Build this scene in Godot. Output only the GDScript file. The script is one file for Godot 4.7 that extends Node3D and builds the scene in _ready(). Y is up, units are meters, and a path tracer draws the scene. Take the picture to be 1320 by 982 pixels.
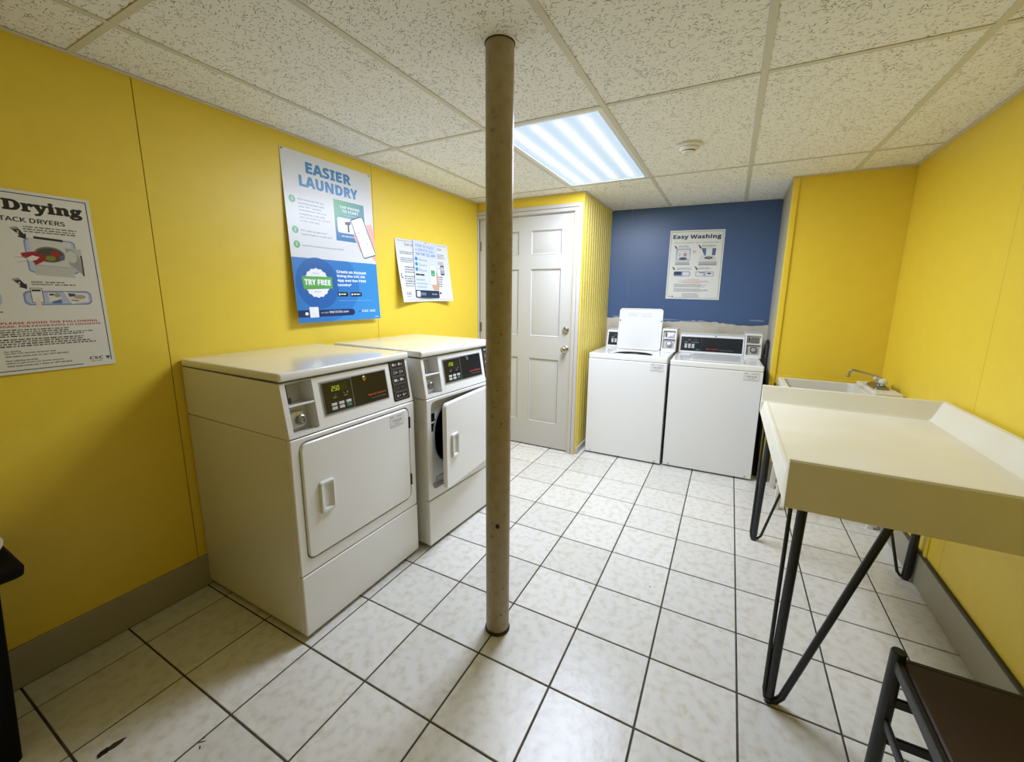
extends Node3D
# A basement laundry room: two front-load dryers, two top-load washers, a folding table, a laundry tub, a steel post.

const H := 2.234          # ceiling height
const T := 0.3048         # floor tile pitch
const XL := -0.77         # left wall
const XR := 2.33          # right wall
const ZF := 1.35           # wall behind the camera

# ------------------------------------------------------------------ geometry
class Geo:
	var v := PackedVector3Array()
	var uv := PackedVector2Array()
	var xf := Transform3D()

	func tri(a: Vector3, b: Vector3, c: Vector3, ua := Vector2(), ub := Vector2(), uc := Vector2()) -> void:
		if (b - a).cross(c - a).length_squared() < 1e-16:
			return
		v.append(xf * a); v.append(xf * b); v.append(xf * c)
		uv.append(ua); uv.append(ub); uv.append(uc)

	func quad(a: Vector3, b: Vector3, c: Vector3, d: Vector3) -> void:
		tri(a, b, c); tri(a, c, d)

	func fix(s: int) -> void:
		if v.size() <= s: return
		var o := v[s]
		var vol := 0.0
		for t in range(s, v.size(), 3):
			vol += (v[t] - o).dot((v[t + 1] - o).cross(v[t + 2] - o))
		if vol < 0.0:
			for t in range(s, v.size(), 3):
				var p := v[t + 1]; v[t + 1] = v[t + 2]; v[t + 2] = p
				var q := uv[t + 1]; uv[t + 1] = uv[t + 2]; uv[t + 2] = q

	func fan(L: PackedVector3Array, rev: bool) -> void:
		var c := Vector3()
		for p in L: c += p
		c /= L.size()
		for k in L.size():
			var a := L[k]; var b := L[(k + 1) % L.size()]
			if rev: tri(c, b, a)
			else: tri(c, a, b)

	# loops: closed loops with equal point counts, skinned one to the next
	func loft(loops: Array, cap0 := true, cap1 := true, ring := false) -> void:
		var s := v.size()
		var m := loops.size()
		for i in (m if ring else m - 1):
			var A: PackedVector3Array = loops[i]
			var B: PackedVector3Array = loops[(i + 1) % m]
			for k in A.size():
				var k2 := (k + 1) % A.size()
				quad(A[k], A[k2], B[k2], B[k])
		if not ring:
			if cap0: fan(loops[0], true)
			if cap1: fan(loops[m - 1], false)
		fix(s)

	# polygon swept along az
	func prism(poly: PackedVector2Array, o: Vector3, ax: Vector3, ay: Vector3, az: Vector3) -> void:
		var s := v.size()
		var idx := Geometry2D.triangulate_polygon(poly)
		var P := PackedVector3Array()
		for p in poly: P.append(o + ax * p.x + ay * p.y)
		var ccw := not Geometry2D.is_polygon_clockwise(poly)
		for t in range(0, idx.size(), 3):
			var a := P[idx[t]]; var b := P[idx[t + 1]]; var c := P[idx[t + 2]]
			var area := (poly[idx[t + 1]] - poly[idx[t]]).cross(poly[idx[t + 2]] - poly[idx[t]])
			if (area > 0.0) != ccw:
				var q := b; b = c; c = q
			tri(a, c, b); tri(a + az, b + az, c + az)
		for k in P.size():
			var k2 := (k + 1) % P.size()
			quad(P[k], P[k2], P[k2] + az, P[k] + az)
		fix(s)

	static func rr(w: float, h: float, r: float, n := 1, cx := 0.0, cy := 0.0) -> PackedVector2Array:
		var out := PackedVector2Array()
		r = maxf(minf(r, minf(w, h) * 0.4999), 0.00001)
		for q in 4:
			var sx := 1.0 if (q == 0 or q == 3) else -1.0
			var sy := 1.0 if q < 2 else -1.0
			for i in n + 1:
				var a := (q + float(i) / n) * PI / 2
				out.append(Vector2(cx + sx * (w / 2 - r) + cos(a) * r, cy + sy * (h / 2 - r) + sin(a) * r))
		return out

	static func circ(r: float, count: int, cx := 0.0, cy := 0.0) -> PackedVector2Array:
		var out := PackedVector2Array()
		for i in count:
			var a := TAU * (i + 0.5) / count
			out.append(Vector2(cx + cos(a) * r, cy + sin(a) * r))
		return out

	static func lift(L: PackedVector2Array, o: Vector3, ax: Vector3, ay: Vector3) -> PackedVector3Array:
		var out := PackedVector3Array()
		for p in L: out.append(o + ax * p.x + ay * p.y)
		return out

	static func xy(L: PackedVector2Array, z: float) -> PackedVector3Array:
		return lift(L, Vector3(0, 0, z), Vector3.RIGHT, Vector3.UP)

	static func xz(L: PackedVector2Array, y: float) -> PackedVector3Array:
		return lift(L, Vector3(0, y, 0), Vector3.RIGHT, Vector3.BACK)

	# chamfered box between two corners; r rounds the vertical edges
	func box(lo: Vector3, hi: Vector3, b := 0.0, r := 0.0, n := 1) -> void:
		var c := (lo + hi) / 2; var s := hi - lo
		var rad := maxf(r, b)
		if b <= 0.0:
			loft([xz(rr(s.x, s.z, rad, n, c.x, c.z), lo.y), xz(rr(s.x, s.z, rad, n, c.x, c.z), hi.y)])
			return
		var i1 := rr(s.x - 2 * b, s.z - 2 * b, maxf(rad - b, 0.0), n, c.x, c.z)
		var i2 := rr(s.x, s.z, rad, n, c.x, c.z)
		loft([xz(i1, lo.y), xz(i2, lo.y + b), xz(i2, hi.y - b), xz(i1, hi.y)])

	# rounded plate in the xy plane from z0 to z1, front edge (z1) chamfered
	func plate(cx: float, cy: float, w: float, h: float, z0: float, z1: float, r := 0.0, b := 0.0, n := 4) -> void:
		var L := rr(w, h, r, n, cx, cy)
		var loops := [xy(L, z0), xy(L, z1 - b)]
		if b > 0.0:
			loops.append(xy(rr(w - 1.2 * b, h - 1.2 * b, maxf(r - 0.6 * b, 0.0), n, cx, cy), z1 - 0.3 * b))
			loops.append(xy(rr(w - 2 * b, h - 2 * b, maxf(r - b, 0.0), n, cx, cy), z1))
		loft(loops)

	# flat printed face with uv 0..1 on a thin plate
	func print_plate(cx: float, cy: float, w: float, h: float, z0: float, z1: float) -> void:
		var s := v.size()
		var a := Vector3(cx - w / 2, cy - h / 2, z1); var b := Vector3(cx + w / 2, cy - h / 2, z1)
		var c := Vector3(cx + w / 2, cy + h / 2, z1); var d := Vector3(cx - w / 2, cy + h / 2, z1)
		var k := Vector3(0, 0, z0 - z1)
		tri(a, b, c, Vector2(0, 1), Vector2(1, 1), Vector2(1, 0)); tri(a, c, d, Vector2(0, 1), Vector2(1, 0), Vector2(0, 0))
		quad(d + k, c + k, b + k, a + k)
		quad(a, a + k, b + k, b); quad(b, b + k, c + k, c); quad(c, c + k, d + k, d); quad(d, d + k, a + k, a)
		fix(s)

	func cyl(p0: Vector3, p1: Vector3, r0: float, r1 := -1.0, n := 16) -> void:
		if r1 < 0.0: r1 = r0
		lathe(p0, (p1 - p0).normalized(), [Vector2(r0, 0), Vector2(r1, (p1 - p0).length())], n)

	# profile of (radius, height) around an axis
	func lathe(o: Vector3, axis: Vector3, prof: Array, n := 24, ring := false) -> void:
		var ax := axis.cross(Vector3.UP if absf(axis.y) < 0.9 else Vector3.RIGHT).normalized()
		var ay := axis.cross(ax)
		var loops := []
		for p in prof:
			loops.append(lift(circ(maxf(p.x, 0.0002), n), o + axis * p.y, ax, ay))
		loft(loops, true, true, ring)

	func tube(pts: Array, r: float, n := 10, closed := false) -> void:
		var loops := []
		var m := pts.size()
		var up := Vector3()
		for i in m:
			var a: Vector3 = pts[(i - 1 + m) % m] if closed or i > 0 else pts[i]
			var b: Vector3 = pts[(i + 1) % m] if closed or i < m - 1 else pts[i]
			var d := (b - a).normalized()
			if up == Vector3():
				up = d.cross(Vector3.UP if absf(d.y) < 0.9 else Vector3.RIGHT).normalized()
			up = (up - d * up.dot(d)).normalized()
			loops.append(lift(circ(r, n), pts[i], up, d.cross(up)))
		loft(loops, true, true, closed)

	# printed sheet from four corners, pushed along nrm by bow(u, v)
	func sheet(tl: Vector3, tr: Vector3, br: Vector3, bl: Vector3, nrm: Vector3, bow: Callable, th := 0.0012, nx := 6, ny := 14) -> void:
		var s := v.size()
		var P := []
		for j in ny + 1:
			var row := []
			for i in nx + 1:
				var a := float(i) / nx; var b := float(j) / ny
				row.append(tl.lerp(tr, a).lerp(bl.lerp(br, a), b) + nrm * float(bow.call(a, b)))
			P.append(row)
		var k := -nrm * th
		for j in ny:
			for i in nx:
				var u0 := Vector2(float(i) / nx, float(j) / ny); var u1 := Vector2(float(i + 1) / nx, float(j + 1) / ny)
				var a: Vector3 = P[j][i]; var b: Vector3 = P[j][i + 1]; var c: Vector3 = P[j + 1][i + 1]; var d: Vector3 = P[j + 1][i]
				tri(a, d, c, u0, Vector2(u0.x, u1.y), u1); tri(a, c, b, u0, u1, Vector2(u1.x, u0.y))
				tri(a + k, c + k, d + k); tri(a + k, b + k, c + k)
		for i in nx:
			quad(P[0][i], P[0][i + 1], P[0][i + 1] + k, P[0][i] + k)
			quad(P[ny][i + 1], P[ny][i], P[ny][i] + k, P[ny][i + 1] + k)
		for j in ny:
			quad(P[j + 1][0], P[j][0], P[j][0] + k, P[j + 1][0] + k)
			quad(P[j][nx], P[j + 1][nx], P[j + 1][nx] + k, P[j][nx] + k)
		fix(s)

	func _corner(keys: Array, f: int, key: Vector3i) -> int:
		return 0 if keys[f * 3] == key else (1 if keys[f * 3 + 1] == key else 2)

	# normals weighted by area and corner angle, smoothed below the angle
	func mesh(angle := 40.0) -> ArrayMesh:
		var nf := v.size() / 3
		var fn := PackedVector3Array(); fn.resize(nf)
		var un := PackedVector3Array(); un.resize(nf)
		var at := {}
		var keys := []
		keys.resize(v.size())
		for f in nf:
			var n := (v[f * 3 + 1] - v[f * 3]).cross(v[f * 3 + 2] - v[f * 3])
			fn[f] = n; un[f] = n.normalized()
			for k in 3:
				var key := Vector3i((v[f * 3 + k] * 20000.0).round())
				keys[f * 3 + k] = key
				if at.has(key): at[key].append(f)
				else: at[key] = [f]
		var lim := cos(deg_to_rad(angle))
		var w := PackedFloat32Array(); w.resize(v.size())
		for f in nf:
			for k in 3:
				w[f * 3 + k] = (v[f * 3 + (k + 1) % 3] - v[f * 3 + k]).angle_to(v[f * 3 + (k + 2) % 3] - v[f * 3 + k])
		var V := PackedVector3Array(); var N := PackedVector3Array(); var U := PackedVector2Array()
		for f in nf:
			for k in [0, 2, 1]:
				var c: int = f * 3 + k
				var n := Vector3()
				for g in at[keys[c]]:
					if un[f].dot(un[g]) > lim: n += fn[g] * w[g * 3 + _corner(keys, g, keys[c])]
				V.append(v[c]); N.append(n.normalized() if n.length_squared() > 0.0 else un[f]); U.append(uv[c])
		var arr := []
		arr.resize(Mesh.ARRAY_MAX)
		arr[Mesh.ARRAY_VERTEX] = V; arr[Mesh.ARRAY_NORMAL] = N; arr[Mesh.ARRAY_TEX_UV] = U
		var m := ArrayMesh.new()
		m.add_surface_from_arrays(Mesh.PRIMITIVE_TRIANGLES, arr)
		return m

# ------------------------------------------------------------------ print work (posters, stickers, panels)
class Paint:
	var im: Image
	var W: int
	var HH: int
	var fonts := {}

	func _init(w: int, h: int, bg: Color) -> void:
		W = w; HH = h
		im = Image.create(w, h, false, Image.FORMAT_RGBA8)
		im.fill(bg)
		for k in [["sans", "Droid Sans", 400], ["bold", "Droid Sans", 700], ["serif", "Droid Serif", 700], ["mono", "Droid Sans Mono", 400]]:
			var f := SystemFont.new()
			f.font_names = PackedStringArray([k[1]]); f.font_weight = k[2]
			fonts[k[0]] = f

	func rect(x0: float, y0: float, x1: float, y1: float, c: Color) -> void:
		im.fill_rect(Rect2i(roundi(x0 * W), roundi(y0 * HH), maxi(1, roundi((x1 - x0) * W)), maxi(1, roundi((y1 - y0) * HH))), c)

	func poly(pts: Array, c: Color) -> void:
		var P := PackedVector2Array()
		var lo := Vector2(1e9, 1e9); var hi := -lo
		for p in pts:
			var q := Vector2(p[0] * W, p[1] * HH)
			P.append(q); lo = lo.min(q); hi = hi.max(q)
		for y in range(maxi(0, int(lo.y)), mini(HH, int(hi.y) + 2)):
			var xs := []
			for k in P.size():
				var a := P[k]; var b := P[(k + 1) % P.size()]
				var yy := y + 0.5
				if (a.y <= yy) != (b.y <= yy):
					xs.append(a.x + (yy - a.y) / (b.y - a.y) * (b.x - a.x))
			xs.sort()
			for k in range(0, xs.size() - 1, 2):
				var xa := clampi(roundi(xs[k]), 0, W); var xb := clampi(roundi(xs[k + 1]), 0, W)
				if xb > xa: im.fill_rect(Rect2i(xa, y, xb - xa, 1), c)

	func ellipse(cx: float, cy: float, rx: float, ry: float, c: Color, scallop := 0.0) -> void:
		var P := []
		for i in 96:
			var a := TAU * i / 96
			var k := 1.0 + scallop * cos(a * 16)
			P.append([cx + cos(a) * rx * k, cy + sin(a) * ry * k])
		poly(P, c)

	func rrect(x0: float, y0: float, x1: float, y1: float, r: float, c: Color) -> void:
		var P := []
		for p in Geo.rr((x1 - x0) * W, (y1 - y0) * HH, r * W, 6, (x0 + x1) / 2 * W, (y0 + y1) / 2 * HH):
			P.append([p.x / W, p.y / HH])
		poly(P, c)

	func line(x0: float, y0: float, x1: float, y1: float, w: float, c: Color) -> void:
		var d := Vector2((x1 - x0) * W, (y1 - y0) * HH).normalized().orthogonal() * w * W / 2
		poly([[x0 + d.x / W, y0 + d.y / HH], [x1 + d.x / W, y1 + d.y / HH], [x1 - d.x / W, y1 - d.y / HH], [x0 - d.x / W, y0 - d.y / HH]], c)

	func frame(x0: float, y0: float, x1: float, y1: float, w: float, c: Color) -> void:
		var h := w * W / HH
		rect(x0, y0, x1, y0 + h, c); rect(x0, y1 - h, x1, y1, c); rect(x0, y0, x0 + w, y1, c); rect(x1 - w, y0, x1, y1, c)

	# a run of text fitted to a box of fractions
	func text(s: String, x0: float, y0: float, x1: float, y1: float, font: String, c: Color, fat := 0) -> void:
		var ts := TextServerManager.get_primary_interface()
		var tl := TextLine.new()
		var px := clampi(int((y1 - y0) * HH * 1.4), 8, 160)
		tl.add_string(s, fonts[font], px)
		var parts := []
		var pen := 0.0
		var lo := Vector2(1e9, 1e9); var hi := -lo
		for g in ts.shaped_text_get_glyphs(tl.get_rid()):
			var size := Vector2i(g.font_size, 0)
			var f: RID = g.font_rid
			ts.font_render_glyph(f, size, g.index)
			var ti: int = ts.font_get_glyph_texture_idx(f, size, g.index)
			if ti >= 0:
				var r: Rect2 = ts.font_get_glyph_uv_rect(f, size, g.index)
				if r.size.x > 0.5:
					var o: Vector2 = Vector2(pen, 0) + g.offset + ts.font_get_glyph_offset(f, size, g.index)
					parts.append([ts.font_get_texture_image(f, size, ti).get_region(Rect2i(r)), o])
					lo = lo.min(o); hi = hi.max(o + r.size)
			pen += g.advance
		if parts.is_empty(): return
		var run := Image.create(int(hi.x - lo.x) + 2, int(hi.y - lo.y) + 2, false, Image.FORMAT_RGBA8)
		run.fill(Color(c.r, c.g, c.b, 0))
		for p in parts:
			var g: Image = p[0]
			g.convert(Image.FORMAT_RGBA8)
			var o: Vector2 = p[1] - lo
			for y in g.get_height():
				for x in g.get_width():
					var a := g.get_pixel(x, y).a
					if a > 0.02:
						var q := Vector2i(int(o.x) + x, int(o.y) + y)
						if q.x < run.get_width() and q.y < run.get_height():
							run.set_pixel(q.x, q.y, Color(c.r, c.g, c.b, maxf(a, run.get_pixel(q.x, q.y).a)))
		run.resize(maxi(2, roundi((x1 - x0) * W)), maxi(2, roundi((y1 - y0) * HH)), Image.INTERPOLATE_TRILINEAR if run.get_width() > 2.0 * (x1 - x0) * W else Image.INTERPOLATE_BILINEAR)
		for o in ([Vector2i.ZERO] if fat == 0 else [Vector2i(-fat, 0), Vector2i(fat, 0), Vector2i(0, -fat), Vector2i(0, fat), Vector2i.ZERO]):
			im.blend_rect(run, Rect2i(Vector2i(), run.get_size()), Vector2i(roundi(x0 * W), roundi(y0 * HH)) + o)

	# rows of print too small to read in the photograph
	func rows(x0: float, y0: float, x1: float, y1: float, n: int, c: Color, rng: RandomNumberGenerator) -> void:
		var h := (y1 - y0) / n
		for i in n:
			var x := x0
			var end := x1 - rng.randf() * 0.22 * (x1 - x0)
			while x < end:
				var w := minf(rng.randf_range(0.008, 0.035), end - x)
				rect(x, y0 + i * h + h * 0.2, x + w, y0 + i * h + h * 0.72, Color(c.r, c.g, c.b).lerp(Color(0.9, 0.9, 0.88), rng.randf_range(0.1, 0.45)))
				x += w + 0.006

	func tex() -> ImageTexture:
		im.generate_mipmaps()
		return ImageTexture.create_from_image(im)

# ------------------------------------------------------------------ scene helpers
var used := {}
var M := {}
var rng := RandomNumberGenerator.new()

func numbered(n: String) -> String:
	if not used.has(n):
		used[n] = 0
		return n
	used[n] += 1
	return "%s_%03d" % [n, used[n]]

func obj(n: String, g, m: Material, parent: Node = null, angle := 40.0) -> MeshInstance3D:
	var o := MeshInstance3D.new()
	o.mesh = g.mesh(angle) if g is Geo else g
	o.material_override = m
	if parent == null:
		o.name = numbered(n)
		add_child(o)
	else:
		o.name = n
		parent.add_child(o, true)
	return o

func thing(n: String, label: String, cat: String, at := Vector3(), turn := 0.0, group := "") -> Node3D:
	var o := Node3D.new()
	o.name = numbered(n)
	add_child(o)
	o.position = at; o.rotation.y = turn
	return tag(o, label, cat, group)

func tag(o: Node3D, label: String, cat: String, group := "") -> Node3D:
	o.set_meta("label", label); o.set_meta("category", cat)
	if group: o.set_meta("group", group)
	return o

func struct(n: String, g, m: Material, parent: Node = null) -> MeshInstance3D:
	var o := obj(n, g, m, parent)
	o.set_meta("kind", "structure")
	return o

func mat(k: String, c: Color, rough := 0.5, metal := 0.0) -> StandardMaterial3D:
	var m := StandardMaterial3D.new()
	m.resource_name = k
	m.albedo_color = c; m.roughness = rough; m.metallic = metal
	M[k] = m
	return m

func noise_tex(freq: float, ramp: Array, size := 512, sd := 1, oct := 5, kind := FastNoiseLite.TYPE_SIMPLEX_SMOOTH) -> NoiseTexture2D:
	var n := FastNoiseLite.new()
	n.noise_type = kind; n.frequency = freq; n.fractal_octaves = oct; n.seed = sd
	var t := NoiseTexture2D.new()
	t.width = size; t.height = size; t.seamless = true; t.noise = n; t.normalize = true
	if ramp.size():
		var g := Gradient.new()
		g.offsets = PackedFloat32Array(ramp.map(func(r): return r[0]))
		g.colors = PackedColorArray(ramp.map(func(r): return r[1]))
		t.color_ramp = g
	return t

func tri_map(m: StandardMaterial3D, scale: float, world := true) -> void:
	m.uv1_triplanar = true; m.uv1_world_triplanar = world
	m.uv1_scale = Vector3.ONE * scale

func printed(k: String, p: Paint, rough := 0.4) -> StandardMaterial3D:
	var m := mat(k, Color.WHITE, rough)
	m.albedo_texture = p.tex()
	m.texture_repeat = false
	return m

func hexc(s: String) -> Color:
	return Color.html(s)

func make_materials() -> void:
	var y := mat("yellow_paint", hexc("f0d23f"), 0.42)
	y.heightmap_enabled = true; y.heightmap_scale = 0.012
	y.heightmap_texture = noise_tex(0.12, [], 512, 3, 3)
	tri_map(y, 3.0)
	y.albedo_texture = noise_tex(0.004, [[0.0, Color(0.985, 0.985, 0.98)], [1.0, Color.WHITE]], 512, 8, 3)
	var bd := mat("beadboard_paint", hexc("ecd86c"), 0.36)
	var bl := mat("blue_paint", hexc("4a648c"), 0.36)
	bl.heightmap_enabled = true; bl.heightmap_scale = 0.012; bl.heightmap_texture = y.heightmap_texture; tri_map(bl, 3.0)
	mat("blue_streak", hexc("7f93ad"), 0.5)
	var cr := mat("cream_wall", hexc("d9d3c2"), 0.6)
	cr.albedo_texture = noise_tex(0.012, [[0.0, Color(0.86, 0.84, 0.78)], [0.6, Color(0.98, 0.97, 0.95)], [1.0, Color.WHITE]], 256, 12, 4); tri_map(cr, 1.0)
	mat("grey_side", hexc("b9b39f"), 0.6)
	mat("grey_trim", hexc("c3bfb8"), 0.4)
	mat("door_paint", hexc("c2c0b8"), 0.4)
	mat("base_vinyl", hexc("a19b8a"), 0.5)
	mat("base_top", hexc("4a4636"), 0.7)
	var gr := mat("grout", hexc("544f47"), 0.85)
	gr.albedo_texture = noise_tex(0.03, [[0.0, Color(0.7, 0.68, 0.64)], [1.0, Color(1, 1, 1)]], 256, 5); tri_map(gr, 2.0)
	# floor tile glaze: cloudy ivory, four offsets of one texture
	var tt := noise_tex(0.016, [[0.0, hexc("cfc8b8")], [0.3, hexc("dcd8cd")], [0.52, hexc("e3e1d9")], [0.78, hexc("e6e4de")], [1.0, hexc("dad5c9")]], 1024, 21, 6)
	var th := noise_tex(0.03, [], 512, 22, 3)
	for i in 5:
		var k := 1.0 - 0.012 * i
		var m := mat("tile_%d" % i, Color(k, k, k * 0.995), 0.3)
		m.albedo_texture = tt
		tri_map(m, 1.15)
		m.uv1_offset = Vector3(i * 0.37, i * 0.21, i * 0.53)
		m.heightmap_enabled = true; m.heightmap_scale = 0.04; m.heightmap_texture = th
		M["tile_%d" % i] = m
	# acoustic panel: off-white with short dark fissures
	var ci := Image.create(1024, 1024, false, Image.FORMAT_RGBA8)
	ci.fill(hexc("f4f3ec"))
	for i in 7000:
		var p := Vector2i(rng.randi_range(0, 1019), rng.randi_range(0, 1019))
		var g := rng.randf_range(0.80, 0.90)
		ci.fill_rect(Rect2i(p, Vector2i(rng.randi_range(2, 5), rng.randi_range(2, 4))), Color(g, g * 0.985, g * 0.91))
	for i in 1500:
		var p := Vector2(rng.randf() * 1024, rng.randf() * 1024)
		var a := rng.randfn(0.15, 0.5)
		var len := rng.randi_range(3, 13) if rng.randf() < 0.75 else rng.randi_range(12, 24)
		var g := rng.randf_range(0.40, 0.66)
		for s in len:
			a += rng.randfn(0.0, 0.22)
			p += Vector2(cos(a), sin(a)) * 1.6
			var w := 3 if s > len * 0.2 and s < len * 0.8 else 2
			for dx in w:
				for dy in w:
					ci.set_pixel(posmod(int(p.x) + dx, 1024), posmod(int(p.y) + dy, 1024), Color(g, g * 0.95, g * 0.82))
	var ct := ImageTexture.create_from_image(ci)
	for i in 4:
		var m := mat("acoustic_%d" % i, Color(1, 1, 1), 0.95)
		m.albedo_texture = ct
		tri_map(m, 1.0 / 0.62)
		m.uv1_offset = Vector3(i * 0.29, 0, i * 0.41)
		m.heightmap_enabled = true; m.heightmap_texture = ct; m.heightmap_scale = 0.12
	mat("tee", hexc("d4cfbb"), 0.5)
	mat("ceil_back", hexc("8a8676"), 0.9)
	# appliances and furniture
	var en := mat("enamel", hexc("ebebe8"), 0.22)
	en.clearcoat_enabled = true; en.clearcoat = 0.3; en.clearcoat_roughness = 0.1
	var es := mat("enamel_side", hexc("e6e4da"), 0.3)
	var et := mat("enamel_top", hexc("f0efe8"), 0.2)
	et.clearcoat_enabled = true; et.clearcoat = 0.6; et.clearcoat_roughness = 0.14
	mat("white_plastic", hexc("dedfdd"), 0.35)
	mat("grey_inside", hexc("b4b5b4"), 0.4)
	mat("gap_dark", hexc("26241f"), 0.8)
	mat("black_gloss", hexc("121314"), 0.15)
	mat("chrome", hexc("c4c8cc"), 0.36, 0.75)
	mat("steel", hexc("8f9194"), 0.32, 1.0)
	mat("nickel", hexc("bdb9b0"), 0.25, 1.0)
	mat("brass", hexc("b58f4a"), 0.3, 1.0)
	mat("hinge_metal", hexc("8d8778"), 0.4, 0.8)
	mat("drum_dark", hexc("1b1c1e"), 0.35, 0.6)
	mat("tub_steel", hexc("3a3c3f"), 0.3, 0.8)
	mat("button_white", hexc("c9c9c4"), 0.4)
	mat("button_green", hexc("2f7f60"), 0.4)
	var tb := mat("table_resin", hexc("ece9d9"), 0.34)
	tb.albedo_texture = noise_tex(0.006, [[0.0, Color(0.96, 0.95, 0.9)], [1.0, Color.WHITE]], 256, 31, 3); tri_map(tb, 1.0)
	mat("tub_resin", hexc("dcd9cc"), 0.4)
	mat("black_iron", hexc("1d2122"), 0.35)
	mat("clear_knob", hexc("d8d6c6"), 0.12)
	var po := mat("post_paint", hexc("ab9f82"), 0.42)
	po.albedo_texture = noise_tex(0.02, [[0.0, Color(0.72, 0.68, 0.58)], [0.25, Color(0.93, 0.92, 0.88)], [1.0, Color.WHITE]], 512, 44, 5); tri_map(po, 2.0)
	po.heightmap_enabled = true; po.heightmap_scale = 0.06; po.heightmap_texture = noise_tex(0.04, [], 256, 45, 3)
	mat("post_foot", hexc("2e2820"), 0.7)
	mat("post_chip", hexc("2a1a14"), 0.8)
	mat("seat_vinyl", hexc("3a2722"), 0.45)
	mat("black_plastic", hexc("0b0b0c"), 0.75).metallic_specular = 0.25
	mat("white_thing", hexc("d9d6cc"), 0.4)
	mat("rubber", hexc("17171a"), 0.6)
	mat("detector", hexc("e3dfd2"), 0.4)
	mat("fixture_white", hexc("e9e9e4"), 0.35)
	mat("stain", hexc("3a3228"), 0.8)

# ------------------------------------------------------------------ the print on the posters
func arrow(p: Paint, x: float, y: float, s: float, num: String) -> void:
	var ink := hexc("1c2230")
	p.poly([[x, y + 0.1 * s], [x + 0.5 * s, y], [x + 0.85 * s, y + 0.45 * s], [x + 1.0 * s, y + 0.42 * s], [x + 0.98 * s, y + 0.85 * s], [x + 0.4 * s, y + 0.68 * s], [x + 0.55 * s, y + 0.58 * s]], ink)
	for i in 3:
		p.line(x, y + (0.06 + 0.07 * i) * s, x + 0.55 * s, y + (-0.03 + 0.07 * i) * s, 0.004, hexc("b9bcbc"))
	p.text(num, x + 0.38 * s, y + 0.24 * s, x + 0.62 * s, y + 0.48 * s, "bold", Color(0.92, 0.92, 0.9))

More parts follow.
